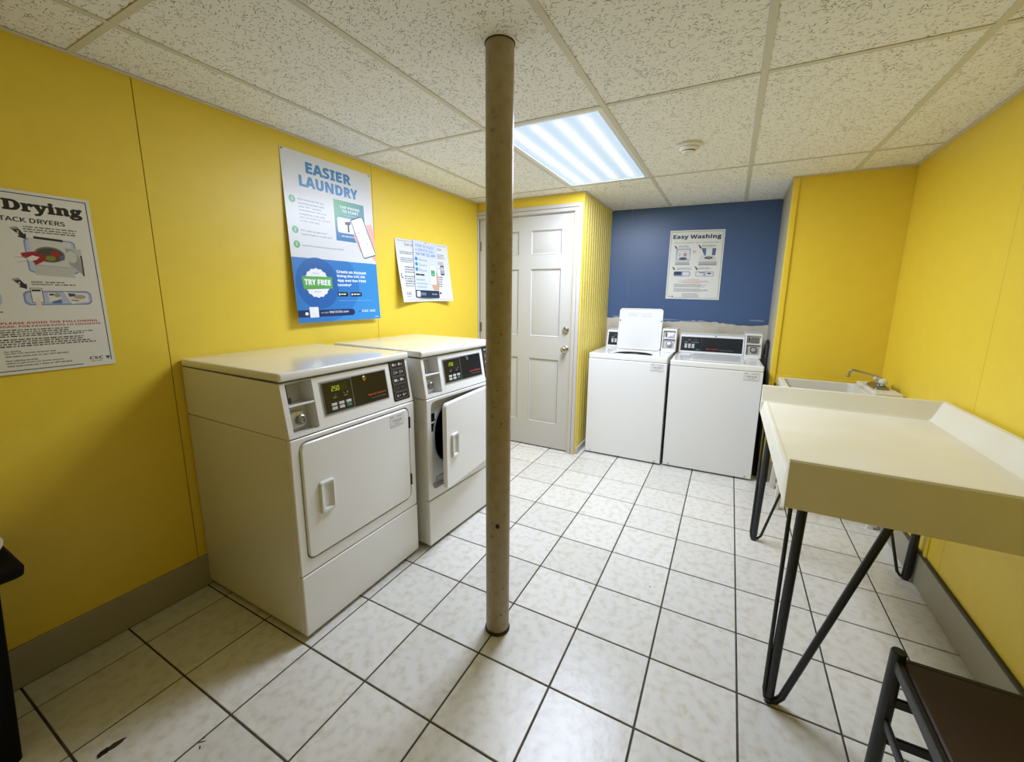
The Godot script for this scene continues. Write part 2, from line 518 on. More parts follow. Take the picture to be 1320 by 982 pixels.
func poster_drying() -> Paint:
	var p := Paint.new(900, 1200, hexc("e4e3da"))
	var ink := hexc("17181c"); var blue := hexc("7f90bd")
	p.frame(0.02, 0.016, 0.98, 0.984, 0.006, ink)
	p.rect(0.8, 0.97, 0.99, 0.99, hexc("e4e3da"))
	p.text("Easy", 0.09, 0.046, 0.45, 0.125, "serif", ink, 4)
	p.text("Drying", 0.53, 0.05, 0.95, 0.124, "serif", ink, 4)
	p.text("STACK DRYERS", 0.475, 0.143, 0.842, 0.169, "sans", hexc("26262a"), 1)
	arrow(p, 0.545, 0.196, 0.075, "2")
	p.text("LOAD", 0.612, 0.185, 0.665, 0.196, "bold", ink)
	p.rows(0.672, 0.184, 0.92, 0.196, 1, ink, rng); p.rows(0.612, 0.198, 0.9, 0.222, 2, ink, rng)
	# drawing: an open dryer with clothes going in
	p.rrect(0.6, 0.25, 0.875, 0.44, 0.03, blue)
	p.rrect(0.608, 0.256, 0.867, 0.434, 0.026, hexc("b9c4dc"))
	p.poly([[0.628, 0.246], [0.85, 0.258], [0.845, 0.462], [0.632, 0.452]], hexc("d2d2cb"))
	p.poly([[0.632, 0.395], [0.845, 0.405], [0.845, 0.462], [0.632, 0.452]], hexc("c4c4bd"))
	p.line(0.632, 0.395, 0.845, 0.405, 0.003, hexc("8d8d88"))
	p.poly([[0.655, 0.238], [0.81, 0.246], [0.81, 0.259], [0.655, 0.251]], hexc("1f2024"))
	p.ellipse(0.725, 0.335, 0.083, 0.044, hexc("77776f")); p.ellipse(0.725, 0.337, 0.074, 0.038, hexc("4b4a3f"))
	p.ellipse(0.755, 0.333, 0.027, 0.02, hexc("a02a30")); p.ellipse(0.725, 0.355, 0.03, 0.014, hexc("7f8a3c"))
	p.ellipse(0.79, 0.35, 0.015, 0.014, hexc("5a6794"))
	p.poly([[0.575, 0.335], [0.64, 0.322], [0.705, 0.345], [0.69, 0.372], [0.64, 0.398], [0.628, 0.372], [0.58, 0.356]], hexc("a02532"))
	p.poly([[0.6, 0.36], [0.632, 0.344], [0.668, 0.352], [0.65, 0.368], [0.612, 0.378]], hexc("e9e2d6"))
	p.line(0.54, 0.36, 0.6, 0.352, 0.003, hexc("8f8f88")); p.line(0.55, 0.385, 0.61, 0.375, 0.003, hexc("8f8f88"))
	p.poly([[0.812, 0.29], [0.905, 0.294], [0.9, 0.45], [0.82, 0.39]], hexc("c3c3bc"))
	p.poly([[0.815, 0.292], [0.86, 0.3], [0.89, 0.35], [0.893, 0.44], [0.83, 0.385]], hexc("a4a49d"))
	p.ellipse(0.845, 0.34, 0.03, 0.035, hexc("cfcfc8")); p.line(0.9, 0.33, 0.897, 0.45, 0.01, hexc("3f3f3b"))
	arrow(p, 0.505, 0.472, 0.07, "4")
	p.text("INSERT", 0.598, 0.487, 0.665, 0.498, "bold", ink); p.rows(0.672, 0.487, 0.79, 0.498, 1, ink, rng)
	p.text("INTRODUZCA", 0.598, 0.5, 0.715, 0.511, "bold", ink); p.rows(0.722, 0.5, 0.86, 0.511, 1, ink, rng)
	p.rrect(0.545, 0.54, 0.92, 0.622, 0.035, blue); p.rrect(0.556, 0.548, 0.912, 0.614, 0.03, hexc("b7c1da"))
	p.poly([[0.585, 0.524], [0.648, 0.526], [0.648, 0.606], [0.585, 0.604]], hexc("e9e7df")); p.frame(0.585, 0.524, 0.648, 0.606, 0.003, ink)
	p.rect(0.593, 0.533, 0.64, 0.543, ink)
	p.ellipse(0.617, 0.605, 0.014, 0.03, hexc("e6dccd")); p.ellipse(0.617, 0.63, 0.022, 0.014, hexc("e6dccd"))
	p.poly([[0.675, 0.551], [0.742, 0.553], [0.742, 0.602], [0.675, 0.602]], hexc("e4e2da")); p.rect(0.682, 0.557, 0.705, 0.566, ink)
	p.poly([[0.69, 0.602], [0.742, 0.588], [0.745, 0.612], [0.69, 0.612]], hexc("52719f"))
	p.ellipse(0.725, 0.565, 0.018, 0.012, hexc("a79c8e"))
	p.poly([[0.76, 0.545], [0.9, 0.555], [0.9, 0.603], [0.8, 0.618]], hexc("e2dfd6"))
	p.poly([[0.785, 0.553], [0.825, 0.556], [0.83, 0.57], [0.79, 0.574]], hexc("3c4558")); p.ellipse(0.85, 0.575, 0.035, 0.013, hexc("b5a293")); p.line(0.8, 0.593, 0.84, 0.598, 0.006, ink)
	p.rrect(0.06, 0.54, 0.44, 0.622, 0.035, hexc("b7c1da")); p.rrect(0.072, 0.549, 0.428, 0.613, 0.03, hexc("e4e3da"))
	p.rows(0.08, 0.65, 0.46, 0.676, 2, ink, rng)
	p.rows(0.08, 0.478, 0.44, 0.51, 2, ink, rng)
	var red := hexc("a8252b")
	p.text("FOR YOUR SAFETY PLEASE AVOID THE FOLLOWING", 0.1, 0.712, 0.936, 0.727, "bold", red)
	p.text("POR SU PROPIA SEGURIDAD, POR FAVOR EVITE LO SIGUIENTE", 0.08, 0.731, 0.95, 0.746, "bold", red)
	p.rows(0.1, 0.751, 0.9, 0.797, 4, ink, rng); p.rows(0.1, 0.803, 0.95, 0.852, 4, ink, rng)
	p.text("For service", 0.395, 0.868, 0.48, 0.879, "bold", ink)
	p.text("use the CSC Service Request App", 0.395, 0.881, 0.66, 0.893, "bold", ink)
	p.text("visit www.cscsw.com or call 1-877-264-6622", 0.395, 0.896, 0.73, 0.908, "bold", ink)
	p.text("Para solicitar servicio:", 0.395, 0.92, 0.56, 0.931, "bold", ink)
	p.text("utilice la aplicación CSC Service Request,", 0.395, 0.934, 0.7, 0.946, "bold", ink)
	p.text("visite www.cscsw.com o llame al 1-877-264-6622", 0.395, 0.949, 0.74, 0.961, "bold", ink)
	p.text("CSC", 0.842, 0.941, 0.932, 0.962, "bold", ink)
	p.ellipse(0.957, 0.95, 0.014, 0.008, hexc("2f6c8f")); p.poly([[0.95, 0.952], [0.966, 0.948], [0.957, 0.966]], hexc("1d3a63"))
	p.rows(0.848, 0.966, 0.935, 0.973, 1, ink, rng)
	return p

func poster_laundry() -> Paint:
	var p := Paint.new(800, 1200, hexc("e2e4e6"))
	var blue := hexc("3f86c0"); var ink := hexc("55595f"); var green := hexc("62ad6c"); var white := hexc("f1f3f4")
	p.text("EASIER", 0.235, 0.046, 0.74, 0.11, "bold", blue, 3)
	p.text("LAUNDRY", 0.157, 0.128, 0.815, 0.192, "bold", hexc("4a8fc9"), 3)
	var t := [["Momentarily TAP the", 0.40], ["machine sticker with", 0.40], ["your NFC capable", 0.365], ["smartphone, OR scan", 0.42], ["a machine code with", 0.40], ["your smartphone camera", 0.45], ["or QR code app", 0.33]]
	for i in t.size():
		p.text(t[i][0], 0.126, 0.262 + i * 0.0205, t[i][1], 0.2775 + i * 0.0205, "sans", ink)
	p.text("PAY with Google Pay™,", 0.126, 0.442, 0.42, 0.457, "sans", ink)
	p.text("Apple Pay® or credit card", 0.126, 0.463, 0.455, 0.478, "sans", ink)
	p.text("Load the machine and press START", 0.122, 0.529, 0.587, 0.544, "sans", ink)
	for i in 3:
		var y: float = [0.275, 0.449, 0.533][i]
		p.ellipse(0.07, y, 0.032, 0.0215, green)
		p.text(str(i + 1), 0.06, y - 0.011, 0.08, y + 0.011, "bold", white)
	# the card with its tap window
	for i in 40:
		var f := i / 39.0
		var y0 := 0.219 + 0.25 * f
		for j in 20:
			var g := j / 19.0
			var c := hexc("6cbd74").lerp(hexc("4a8f9a"), clampf(g * 0.9 + f * 0.9, 0, 1)).lerp(hexc("2f75b5"), clampf(f * 1.4 - 0.4, 0, 1))
			p.rect(0.508 + 0.372 * g * 0.95, y0, 0.508 + 0.372 * (g * 0.95 + 0.053), y0 + 0.008, c)
	p.text("TAP PHONE", 0.575, 0.25, 0.83, 0.27, "bold", white)
	p.text("TO START", 0.6, 0.275, 0.81, 0.295, "bold", white)
	p.text("or scan code", 0.62, 0.303, 0.79, 0.313, "sans", white)
	p.rrect(0.535, 0.327, 0.78, 0.424, 0.02, white)
	p.rect(0.655, 0.355, 0.675, 0.415, hexc("1d2b45")); p.poly([[0.625, 0.352], [0.7, 0.345], [0.69, 0.366], [0.63, 0.37]], hexc("1d2b45"))
	for r in 3: p.line(0.69 + 0.014 * r, 0.335 + 0.002 * r, 0.705 + 0.014 * r, 0.352, 0.005, hexc("5f9fd0"))
	p.rows(0.575, 0.438, 0.74, 0.452, 1, hexc("c5dcef"), rng)
	# hand and phone
	p.poly([[0.72, 0.41], [0.8, 0.43], [0.83, 0.55], [0.79, 0.53], [0.735, 0.455]], hexc("efb5ad"))
	p.poly([[0.9, 0.345], [0.965, 0.335], [1.0, 0.38], [1.0, 0.60], [0.95, 0.57]], hexc("efb5ad"))
	p.poly([[0.695, 0.333], [0.715, 0.322], [0.83, 0.296], [0.86, 0.302], [1.0, 0.53], [1.0, 0.55], [0.845, 0.58], [0.825, 0.57]], hexc("3a3a42"))
	p.poly([[0.705, 0.336], [0.835, 0.302], [0.852, 0.307], [1.0, 0.543], [0.845, 0.573], [0.833, 0.566]], hexc("f0f1f3"))
	p.frame(0.79, 0.40, 0.9, 0.48, 0.004, hexc("9aa0a6")); p.rect(0.805, 0.4, 0.885, 0.48, hexc("f0f1f3")); p.rect(0.79, 0.418, 0.9, 0.462, hexc("f0f1f3"))
	# lower blue block
	var b1 := hexc("3a8fd0")
	p.rect(0, 0.609, 1, 1, b1)
	for y in range(int(0.609 * p.HH), p.HH):
		var f := float(y) / p.HH
		var d := (f - 0.76) / 0.25
		var x1 := 0.22 + 0.52 * sqrt(maxf(0.0, 1.0 - d * d)) * 1.0
		p.rect(0, f, x1, f + 0.001, hexc("317cc4"))
	p.ellipse(0.25, 0.76, 0.235, 0.158, hexc("2565ae"))
	p.ellipse(0.24, 0.757, 0.135, 0.089, white, 0.035)
	p.poly([[0.085, 0.722], [0.41, 0.715], [0.41, 0.795], [0.38, 0.79], [0.12, 0.797], [0.09, 0.8]], hexc("4f9a4a"))
	p.poly([[0.08, 0.718], [0.412, 0.716], [0.405, 0.786], [0.092, 0.79]], hexc("5fae55"))
	p.text("TRY FREE", 0.105, 0.735, 0.392, 0.771, "bold", white, 2)
	p.text("BONUS", 0.2, 0.693, 0.28, 0.704, "sans", hexc("9aa2aa")); p.text("BONUS", 0.2, 0.806, 0.28, 0.817, "sans", hexc("9aa2aa"))
	var l := [["Create an Account", 0.85], ["Using the CSC GO", 0.83], ["App and Get FREE", 0.84], ["Laundry*", 0.645]]
	for i in 4:
		p.text(l[i][0], 0.472, 0.668 + i * 0.0292, l[i][1], 0.69 + i * 0.0292, "bold", white, 1)
	for x in [[0.462, 0.588], [0.617, 0.764]]:
		p.rrect(x[0], 0.812, x[1], 0.84, 0.01, hexc("11151d"))
		p.ellipse(x[0] + 0.022, 0.826, 0.01, 0.007, white); p.rows(x[0] + 0.042, 0.818, x[1] - 0.008, 0.834, 1, white, rng)
	p.rect(0.467, 0.867, 0.9, 0.869, hexc("9cc6e6"))
	p.rect(0, 0.923, 0.62, 0.966, hexc("15305f")); p.ellipse(0.62, 0.9445, 0.035, 0.0215, hexc("15305f"))
	p.ellipse(0.092, 0.945, 0.018, 0.01, white); p.rect(0.08, 0.944, 0.104, 0.954, white)
	p.rrect(0.124, 0.905, 0.222, 0.97, 0.008, white)
	p.text("or visit", 0.249, 0.934, 0.335, 0.95, "sans", white); p.text("MyCSCGO.com", 0.345, 0.932, 0.576, 0.953, "bold", white)
	p.poly([[0.708, 0.936], [0.732, 0.94], [0.718, 0.952]], hexc("1d3a63")); p.text("CSC GO", 0.75, 0.932, 0.935, 0.951, "bold", white)
	p.rect(0.925, 0.982, 0.97, 0.985, white)
	return p

func poster_service() -> Paint:
	var p := Paint.new(800, 600, hexc("d8d9d8"))
	var ink := hexc("4a4c50")
	p.rect(0.03, 0.025, 0.97, 0.031, hexc("7d7d7d")); p.rect(0.03, 0.965, 0.97, 0.97, hexc("a0a0a0"))
	p.text("Servic", 0.15, 0.052, 0.335, 0.11, "sans", ink)
	p.text("cia", 0.765, 0.062, 0.86, 0.112, "sans", ink)
	for r in [[0.06, 0.19, 0.32, 0.24, 2], [0.06, 0.29, 0.32, 0.37, 3], [0.12, 0.42, 0.32, 0.54, 3], [0.1, 0.57, 0.32, 0.76, 5], [0.77, 0.17, 0.93, 0.26, 3], [0.76, 0.3, 0.92, 0.37, 3], [0.76, 0.41, 0.82, 0.43, 1], [0.74, 0.56, 0.86, 0.76, 5]]:
		p.rows(r[0], r[1], r[2], r[3], r[4], ink, rng)
	p.rrect(0.82, 0.37, 0.89, 0.54, 0.012, hexc("25272b")); p.rect(0.826, 0.395, 0.884, 0.515, hexc("c3b9bd")); p.rect(0.826, 0.46, 0.884, 0.515, hexc("8f9cc0"))
	p.ellipse(0.055, 0.58, 0.022, 0.04, hexc("2c2e31")); p.ellipse(0.063, 0.575, 0.016, 0.03, hexc("eaebea"))
	p.frame(0.9, 0.68, 0.935, 0.78, 0.003, hexc("b5b5b5"))
	p.text("CSC", 0.095, 0.84, 0.21, 0.89, "bold", hexc("2b2d31"))
	p.text("C", 0.69, 0.84, 0.745, 0.89, "bold", hexc("2b2d31")); p.ellipse(0.79, 0.858, 0.016, 0.02, hexc("2b2d31"))
	p.rows(0.1, 0.9, 0.2, 0.925, 1, ink, rng)
	return p

func flyer_print() -> Paint:
	var p := Paint.new(480, 740, hexc("ccd4e0"))
	var blue := hexc("2f62b4"); var ink := hexc("58606e")
	p.text("HOW TO PLACE", 0.1, 0.063, 0.86, 0.115, "sans", blue)
	p.text("A SERVICE CALL", 0.08, 0.134, 0.88, 0.186, "sans", blue)
	p.text("VIA THE CSC APP", 0.08, 0.205, 0.92, 0.257, "sans", blue, 1)
	for i in 3:
		var y := 0.32 + 0.091 * i
		p.ellipse(0.098, y, 0.056, 0.034, [hexc("3f7fb8"), hexc("3d8a96"), hexc("3f7fb8")][i])
		p.rows(0.18, y - 0.02, 0.3, y - 0.005, 1, ink, rng); p.rows(0.18, y, 0.58, y + 0.03, 2, ink, rng)
	p.rrect(0.05, 0.578, 0.21, 0.61, 0.01, hexc("23262c")); p.rrect(0.225, 0.578, 0.4, 0.61, 0.01, hexc("23262c"))
	p.rows(0.06, 0.665, 0.47, 0.7, 2, ink, rng)
	for y in [0.735, 0.795]: p.rows(0.06, y, 0.55, y + 0.03, 2, ink, rng)
	p.poly([[0.68, 0.76], [0.9, 0.72], [0.93, 0.5], [0.985, 0.57], [1.0, 0.7], [1.0, 0.86], [0.78, 0.86]], hexc("c99f78"))
	p.rrect(0.63, 0.39, 0.91, 0.76, 0.04, hexc("a6adb5")); p.rrect(0.642, 0.398, 0.898, 0.752, 0.035, hexc("e9edf1"))
	p.rrect(0.68, 0.49, 0.85, 0.6, 0.03, hexc("3fa25f")); p.rows(0.71, 0.56, 0.83, 0.575, 1, hexc("d8efe0"), rng)
	p.rect(0, 0.868, 1, 1, hexc("122748"))
	p.rrect(0.045, 0.885, 0.19, 0.985, 0.015, hexc("e9edf1"))
	p.rows(0.21, 0.91, 0.46, 0.96, 3, hexc("8fb3c4"), rng)
	p.text("CSC GO", 0.68, 0.92, 0.9, 0.948, "bold", hexc("dfe6ee"))
	return p

func poster_washing() -> Paint:
	var p := Paint.new(720, 960, hexc("e6e6dd"))
	var ink := hexc("2a3350"); var blue := hexc("8797bd"); var grey := hexc("6e7076")
	p.frame(0.025, 0.02, 0.975, 0.98, 0.005, hexc("6c7488"))
	p.rect(0.01, 0.955, 0.16, 0.99, hexc("e6e6dd"))
	p.text("Easy Washing", 0.06, 0.062, 0.945, 0.138, "bold", ink, 2)
	p.text("HIGH EFFICIENCY TOP LOAD WASHER", 0.085, 0.17, 0.908, 0.188, "sans", grey)
	arrow(p, 0.09, 0.215, 0.06, "1"); arrow(p, 0.535, 0.21, 0.065, "2"); arrow(p, 0.08, 0.525, 0.06, "3"); arrow(p, 0.5, 0.518, 0.065, "4")
	p.rows(0.17, 0.215, 0.42, 0.25, 3, grey, rng); p.rows(0.61, 0.21, 0.86, 0.245, 3, grey, rng); p.rows(0.18, 0.535, 0.46, 0.57, 3, grey, rng); p.rows(0.58, 0.53, 0.83, 0.565, 3, grey, rng)
	# washer drawings
	p.rrect(0.14, 0.262, 0.41, 0.43, 0.02, blue); p.poly([[0.165, 0.275], [0.39, 0.275], [0.405, 0.42], [0.15, 0.42]], hexc("dadbd8"))
	p.ellipse(0.275, 0.405, 0.075, 0.02, hexc("4f5057")); p.ellipse(0.31, 0.35, 0.035, 0.025, hexc("b98a92")); p.rect(0.2, 0.33, 0.215, 0.37, hexc("8d9094"))
	p.rect(0.135, 0.43, 0.405, 0.497, hexc("b9bab7")); p.rect(0.135, 0.43, 0.405, 0.45, hexc("d9dad7")); p.rect(0.135, 0.48, 0.405, 0.497, hexc("94958f"))
	p.rows(0.45, 0.29, 0.52, 0.33, 3, grey, rng)
	p.poly([[0.6, 0.258], [0.87, 0.262], [0.86, 0.36], [0.66, 0.36]], hexc("54688f")); p.rect(0.69, 0.262, 0.8, 0.37, hexc("e2e3e0"))
	p.poly([[0.6, 0.36], [0.85, 0.365], [0.9, 0.435], [0.57, 0.43]], hexc("d5d6d2")); p.ellipse(0.745, 0.395, 0.075, 0.02, hexc("55464b")); p.ellipse(0.745, 0.388, 0.05, 0.01, hexc("a98a8c"))
	p.rect(0.57, 0.43, 0.9, 0.502, hexc("b4b5b1")); p.rect(0.57, 0.43, 0.9, 0.45, hexc("d9dad7")); p.rect(0.57, 0.487, 0.9, 0.502, hexc("8c8d88"))
	p.rrect(0.12, 0.59, 0.435, 0.665, 0.03, blue); p.rrect(0.13, 0.597, 0.27, 0.645, 0.01, hexc("2e3444")); p.rrect(0.29, 0.6, 0.42, 0.655, 0.02, hexc("e0e1de"))
	p.rrect(0.53, 0.59, 0.865, 0.665, 0.03, hexc("a3adc6")); p.rrect(0.545, 0.6, 0.68, 0.655, 0.02, hexc("e0e1de")); p.rrect(0.72, 0.6, 0.85, 0.655, 0.02, hexc("e0e1de")); p.ellipse(0.78, 0.62, 0.04, 0.012, hexc("55545a")); p.rect(0.6, 0.605, 0.68, 0.615, hexc("55545a"))
	var red := hexc("c6575a")
	p.rows(0.36, 0.705, 0.66, 0.72, 1, red, rng); p.rows(0.28, 0.722, 0.78, 0.735, 1, red, rng); p.rows(0.22, 0.738, 0.8, 0.752, 1, red, rng); p.rows(0.32, 0.755, 0.74, 0.766, 1, red, rng)
	p.rows(0.15, 0.772, 0.78, 0.825, 4, grey, rng); p.rows(0.15, 0.84, 0.79, 0.893, 4, grey, rng); p.rows(0.315, 0.912, 0.665, 0.972, 4, grey, rng)
	p.text("CSC", 0.035, 0.958, 0.105, 0.974, "bold", ink); p.ellipse(0.13, 0.966, 0.014, 0.011, ink)
	return p

func sticker_print(code: String) -> StandardMaterial3D:
	var p := Paint.new(200, 130, hexc("dcdcd8"))
	var ink := hexc("55555a")
	p.frame(0.01, 0.02, 0.99, 0.98, 0.012, hexc("8a8a88"))
	p.text("CSC", 0.06, 0.08, 0.26, 0.22, "bold", ink); p.rows(0.5, 0.1, 0.95, 0.2, 1, ink, rng)
	p.text(code, 0.17, 0.36, 0.85, 0.62, "sans", hexc("33343a"))
	p.rows(0.3, 0.7, 0.75, 0.78, 1, ink, rng); p.rows(0.06, 0.84, 0.95, 0.92, 1, ink, rng)
	return printed("sticker_" + code, p, 0.4)

func dryer_panel_print() -> StandardMaterial3D:
	var p := Paint.new(708, 268, hexc("131415"))
	var g := hexc("8b8d8e")
	p.frame(0.004, 0.01, 0.425, 0.99, 0.005, g)
	p.rect(0.12, 0.14, 0.36, 0.35, hexc("2a2a12"))
	p.rows(0.14, 0.5, 0.2, 0.56, 1, hexc("6d6f70"), rng); p.rows(0.29, 0.5, 0.36, 0.56, 1, hexc("6d6f70"), rng)
	p.line(0.17, 0.42, 0.17, 0.52, 0.004, g); p.line(0.28, 0.42, 0.31, 0.47, 0.004, g); p.rect(0.34, 0.41, 0.355, 0.47, g)
	p.text("Speed Queen", 0.655, 0.69, 0.965, 0.79, "bold", hexc("d2502f"))
	p.text("Commercial Dryer", 0.7, 0.83, 0.965, 0.9, "sans", hexc("9a9c9c"))
	return printed("dryer_panel", p, 0.16)

func led_print() -> StandardMaterial3D:
	var p := Paint.new(160, 56, hexc("1c1d08"))
	var lit := hexc("cdec3c")
	for k in 3:
		var x := 0.07 + 0.165 * k
		for sg in ["abged", "acdfg", "abcdef"][k]:
			match sg:
				"a": p.rect(x + 0.015, 0.14, x + 0.105, 0.2, lit)
				"g": p.rect(x + 0.015, 0.47, x + 0.105, 0.53, lit)
				"d": p.rect(x + 0.015, 0.8, x + 0.105, 0.86, lit)
				"b": p.rect(x + 0.1, 0.16, x + 0.12, 0.5, lit)
				"c": p.rect(x + 0.1, 0.5, x + 0.12, 0.86, lit)
				"f": p.rect(x, 0.16, x + 0.02, 0.5, lit)
				"e": p.rect(x, 0.5, x + 0.02, 0.86, lit)
	var m := printed("led_print", p, 0.2)
	m.emission_enabled = true; m.emission_texture = m.albedo_texture; m.emission = Color.BLACK; m.emission_energy_multiplier = 0.45
	return m

func legend_print() -> StandardMaterial3D:
	var p := Paint.new(220, 400, hexc("121314"))
	for i in 5:
		var y := 0.02 + i * 0.194
		p.rrect(0.06, y, 0.94, y + 0.178, 0.08, hexc("6b6d6e")); p.rrect(0.08, y + 0.011, 0.92, y + 0.167, 0.07, hexc("151617"))
		for k in 2:
			var x := 0.24 + 0.38 * k
			var c := hexc("c2c4c4") if i != 3 else hexc("77797a")
			if i == 0: p.ellipse(x, y + 0.08, 0.07, 0.035, c); p.rect(x + 0.1, y + 0.06, x + 0.2, y + 0.11, hexc("8d8f8f"))
			elif i == 1: p.frame(x - 0.06, y + 0.05, x + 0.06, y + 0.12, 0.02, c); p.rect(x + 0.12, y + 0.06, x + 0.18, y + 0.11, c)
			elif i == 2: p.rect(x - 0.08, y + 0.055, x + 0.1, y + 0.12, c); p.ellipse(x + 0.16, y + 0.1, 0.03, 0.016, c)
			elif i == 3: p.frame(x - 0.06, y + 0.06, x + 0.03, y + 0.12, 0.015, c); p.frame(x + 0.1, y + 0.06, x + 0.17, y + 0.12, 0.015, c)
			else: p.poly([[x - 0.06, y + 0.12], [x, y + 0.05], [x + 0.06, y + 0.12]], c); p.rect(x + 0.1, y + 0.08, x + 0.18, y + 0.1, c)
	return printed("legend", p, 0.3)

func washer_panel_print() -> StandardMaterial3D:
	var p := Paint.new(700, 200, hexc("1d2128"))
	var g := hexc("8b8f92")
	p.frame(0.0, 0.0, 0.345, 1.0, 0.004, hexc("4d5560"))
	p.text("60  18", 0.115, 0.16, 0.265, 0.28, "mono", g)
	p.rows(0.06, 0.36, 0.13, 0.42, 1, g, rng); p.rows(0.17, 0.36, 0.3, 0.42, 1, g, rng)
	p.rect(0.26, 0.86, 0.32, 0.92, hexc("3f7f6c"))
	p.text("Speed Queen", 0.43, 0.77, 0.63, 0.88, "bold", hexc("d2502f"))
	p.text("Commercial Washer", 0.645, 0.8, 0.87, 0.9, "sans", hexc("8b8f92"))
	return printed("washer_panel", p, 0.2)

# ------------------------------------------------------------------ room shell
func tile_floor() -> void:
	var g := Geo.new()
	g.box(Vector3(XL - 0.1, -0.12, -3.95), Vector3(XR + 0.1, -0.0035, ZF + 0.1))
	var fl := struct("floor", g, M.grout)
	var meshes := {}
	var gap := 0.0034
	for i in range(-3, 9):
		for j in range(-8, 13):
			var x0 := maxf(i * T, XL + 0.005); var x1 := minf((i + 1) * T, XR - 0.005)
			var z1 := minf(-j * T, ZF); var z0 := maxf(-(j + 1) * T, -3.78)
			if x1 - x0 < 0.03 or z1 - z0 < 0.03: continue
			if z0 < -2.82 and (x1 < 0.27 or x0 > 1.7) and z1 < -3.04: continue
			var s := Vector2(x1 - x0 - 2 * gap, z1 - z0 - 2 * gap)
			var key := Vector2i((s * 1000).round())
			if not meshes.has(key):
				var q := Geo.new()
				q.box(Vector3(-s.x / 2, -0.012, -s.y / 2), Vector3(s.x / 2, 0, s.y / 2), 0.0014)
				meshes[key] = q.mesh()
			var o := obj("tile", meshes[key], M["tile_%d" % rng.randi_range(0, 4)], fl)
			o.position = Vector3((x0 + x1) / 2, rng.randf_range(-0.0006, 0.0), (z0 + z1) / 2)
	# worn spots: a dark scuff and chipped glaze
	for c in [[-0.22, 0.235, 0.042, 0.011, 1.75], [-0.222, 0.255, 0.022, 0.014, 1.2], [0.012, 0.092, 0.016, 0.003, 2.3], [0.024, 0.104, 0.008, 0.003, 0.6], [0.004, 0.082, 0.006, 0.0025, 1.0], [1.151, -1.335, 0.008, 0.003, 0.2]]:
		var q := Geo.new()
		var P := PackedVector2Array()
		for k in 11:
			var a := TAU * k / 11
			var r := rng.randf_range(0.55, 1.0)
			P.append(Vector2(cos(a) * c[2] * r, sin(a) * c[3] * r).rotated(c[4]))
		q.prism(P, Vector3(c[0], -0.0004, c[1]), Vector3.RIGHT, Vector3.BACK, Vector3(0, 0.0007, 0))
		obj("floor_scuff", q, M.stain, fl)

func drop_ceiling() -> void:
	var g := Geo.new()
	g.box(Vector3(XL - 0.1, H + 0.03, -3.95), Vector3(XR + 0.1, H + 0.12, ZF + 0.1))
	var c := struct("ceiling", g, M.ceil_back)
	var xs := [XL, -0.423, 0.187, 0.797, 1.406, 2.016, XR]
	var zs := [ZF, 1.136, -0.111, -1.358, -2.605, -3.80]
	for i in 6:
		for j in 5:
			if i == 2 and j == 3: continue       # the light takes this cell
			var q := Geo.new()
			var x0: float = xs[i] + 0.006; var x1: float = xs[i + 1] - 0.006
			var z1: float = zs[j] - 0.006; var z0: float = zs[j + 1] + 0.006
			q.box(Vector3(x0, H + 0.0035, z0), Vector3(x1, H + 0.02, z1), 0.0015)
			obj("ceiling_panel", q, M["acoustic_%d" % ((i + j * 2) % 4)], c)
	for i in range(1, 6):
		var q := Geo.new()
		var x: float = xs[i]
		q.box(Vector3(x - 0.0125, H, -3.80), Vector3(x + 0.0125, H + 0.003, ZF), 0.0008)
		q.box(Vector3(x - 0.001, H + 0.003, -3.80), Vector3(x + 0.001, H + 0.028, ZF))
		obj("ceiling_tee", q, M.tee, c)
	for j in range(1, 5):
		for i in 6:
			var q := Geo.new()
			var z: float = zs[j]
			var x0: float = xs[i] + (0.0128 if i > 0 else 0.0); var x1: float = xs[i + 1] - (0.0128 if i < 5 else 0.0)
			q.box(Vector3(x0, H + 0.0003, z - 0.0115), Vector3(x1, H + 0.003, z + 0.0115), 0.0008)
			obj("ceiling_tee", q, M.tee, c)
	for e in [[Vector3(XL, H - 0.002, -2.79), Vector3(XL + 0.022, H + 0.002, ZF)], [Vector3(XR - 0.022, H - 0.002, -3.03), Vector3(XR, H + 0.002, ZF)], [Vector3(1.69, H - 0.002, -3.03), Vector3(XR, H + 0.002, -3.008)], [Vector3(XL, H - 0.002, -2.79), Vector3(0.255, H + 0.002, -2.772)], [Vector3(0.255, H - 0.002, -3.66), Vector3(0.272, H + 0.002, -2.775)], [Vector3(1.674, H - 0.002, -3.75), Vector3(1.69, H + 0.002, -3.01)]]:
		var q := Geo.new()
		q.box(e[0], e[1], 0.0008)
		obj("wall_angle", q, M.tee, c)

func paneled_wall(n: String, x: float, side: float, seams: Array, z_end: float) -> void:
	# a plywood-panelled wall: backing, then one board per sheet with an open seam between
	var g := Geo.new()
	g.box(Vector3(minf(x, x - side * 0.12), 0, z_end - 0.1), Vector3(maxf(x, x - side * 0.12), H + 0.05, ZF + 0.1))
	g.xf = Transform3D()
	var w := struct(n, g, M.gap_dark)
	for k in seams.size() - 1:
		var q := Geo.new()
		var z0: float = seams[k + 1] + 0.0012; var z1: float = seams[k] - 0.0012
		q.box(Vector3(minf(x, x + side * 0.006), 0.0, z0), Vector3(maxf(x, x + side * 0.006), H + 0.03, z1), 0.0012)
		obj("wall_panel", q, M.yellow_paint, w)

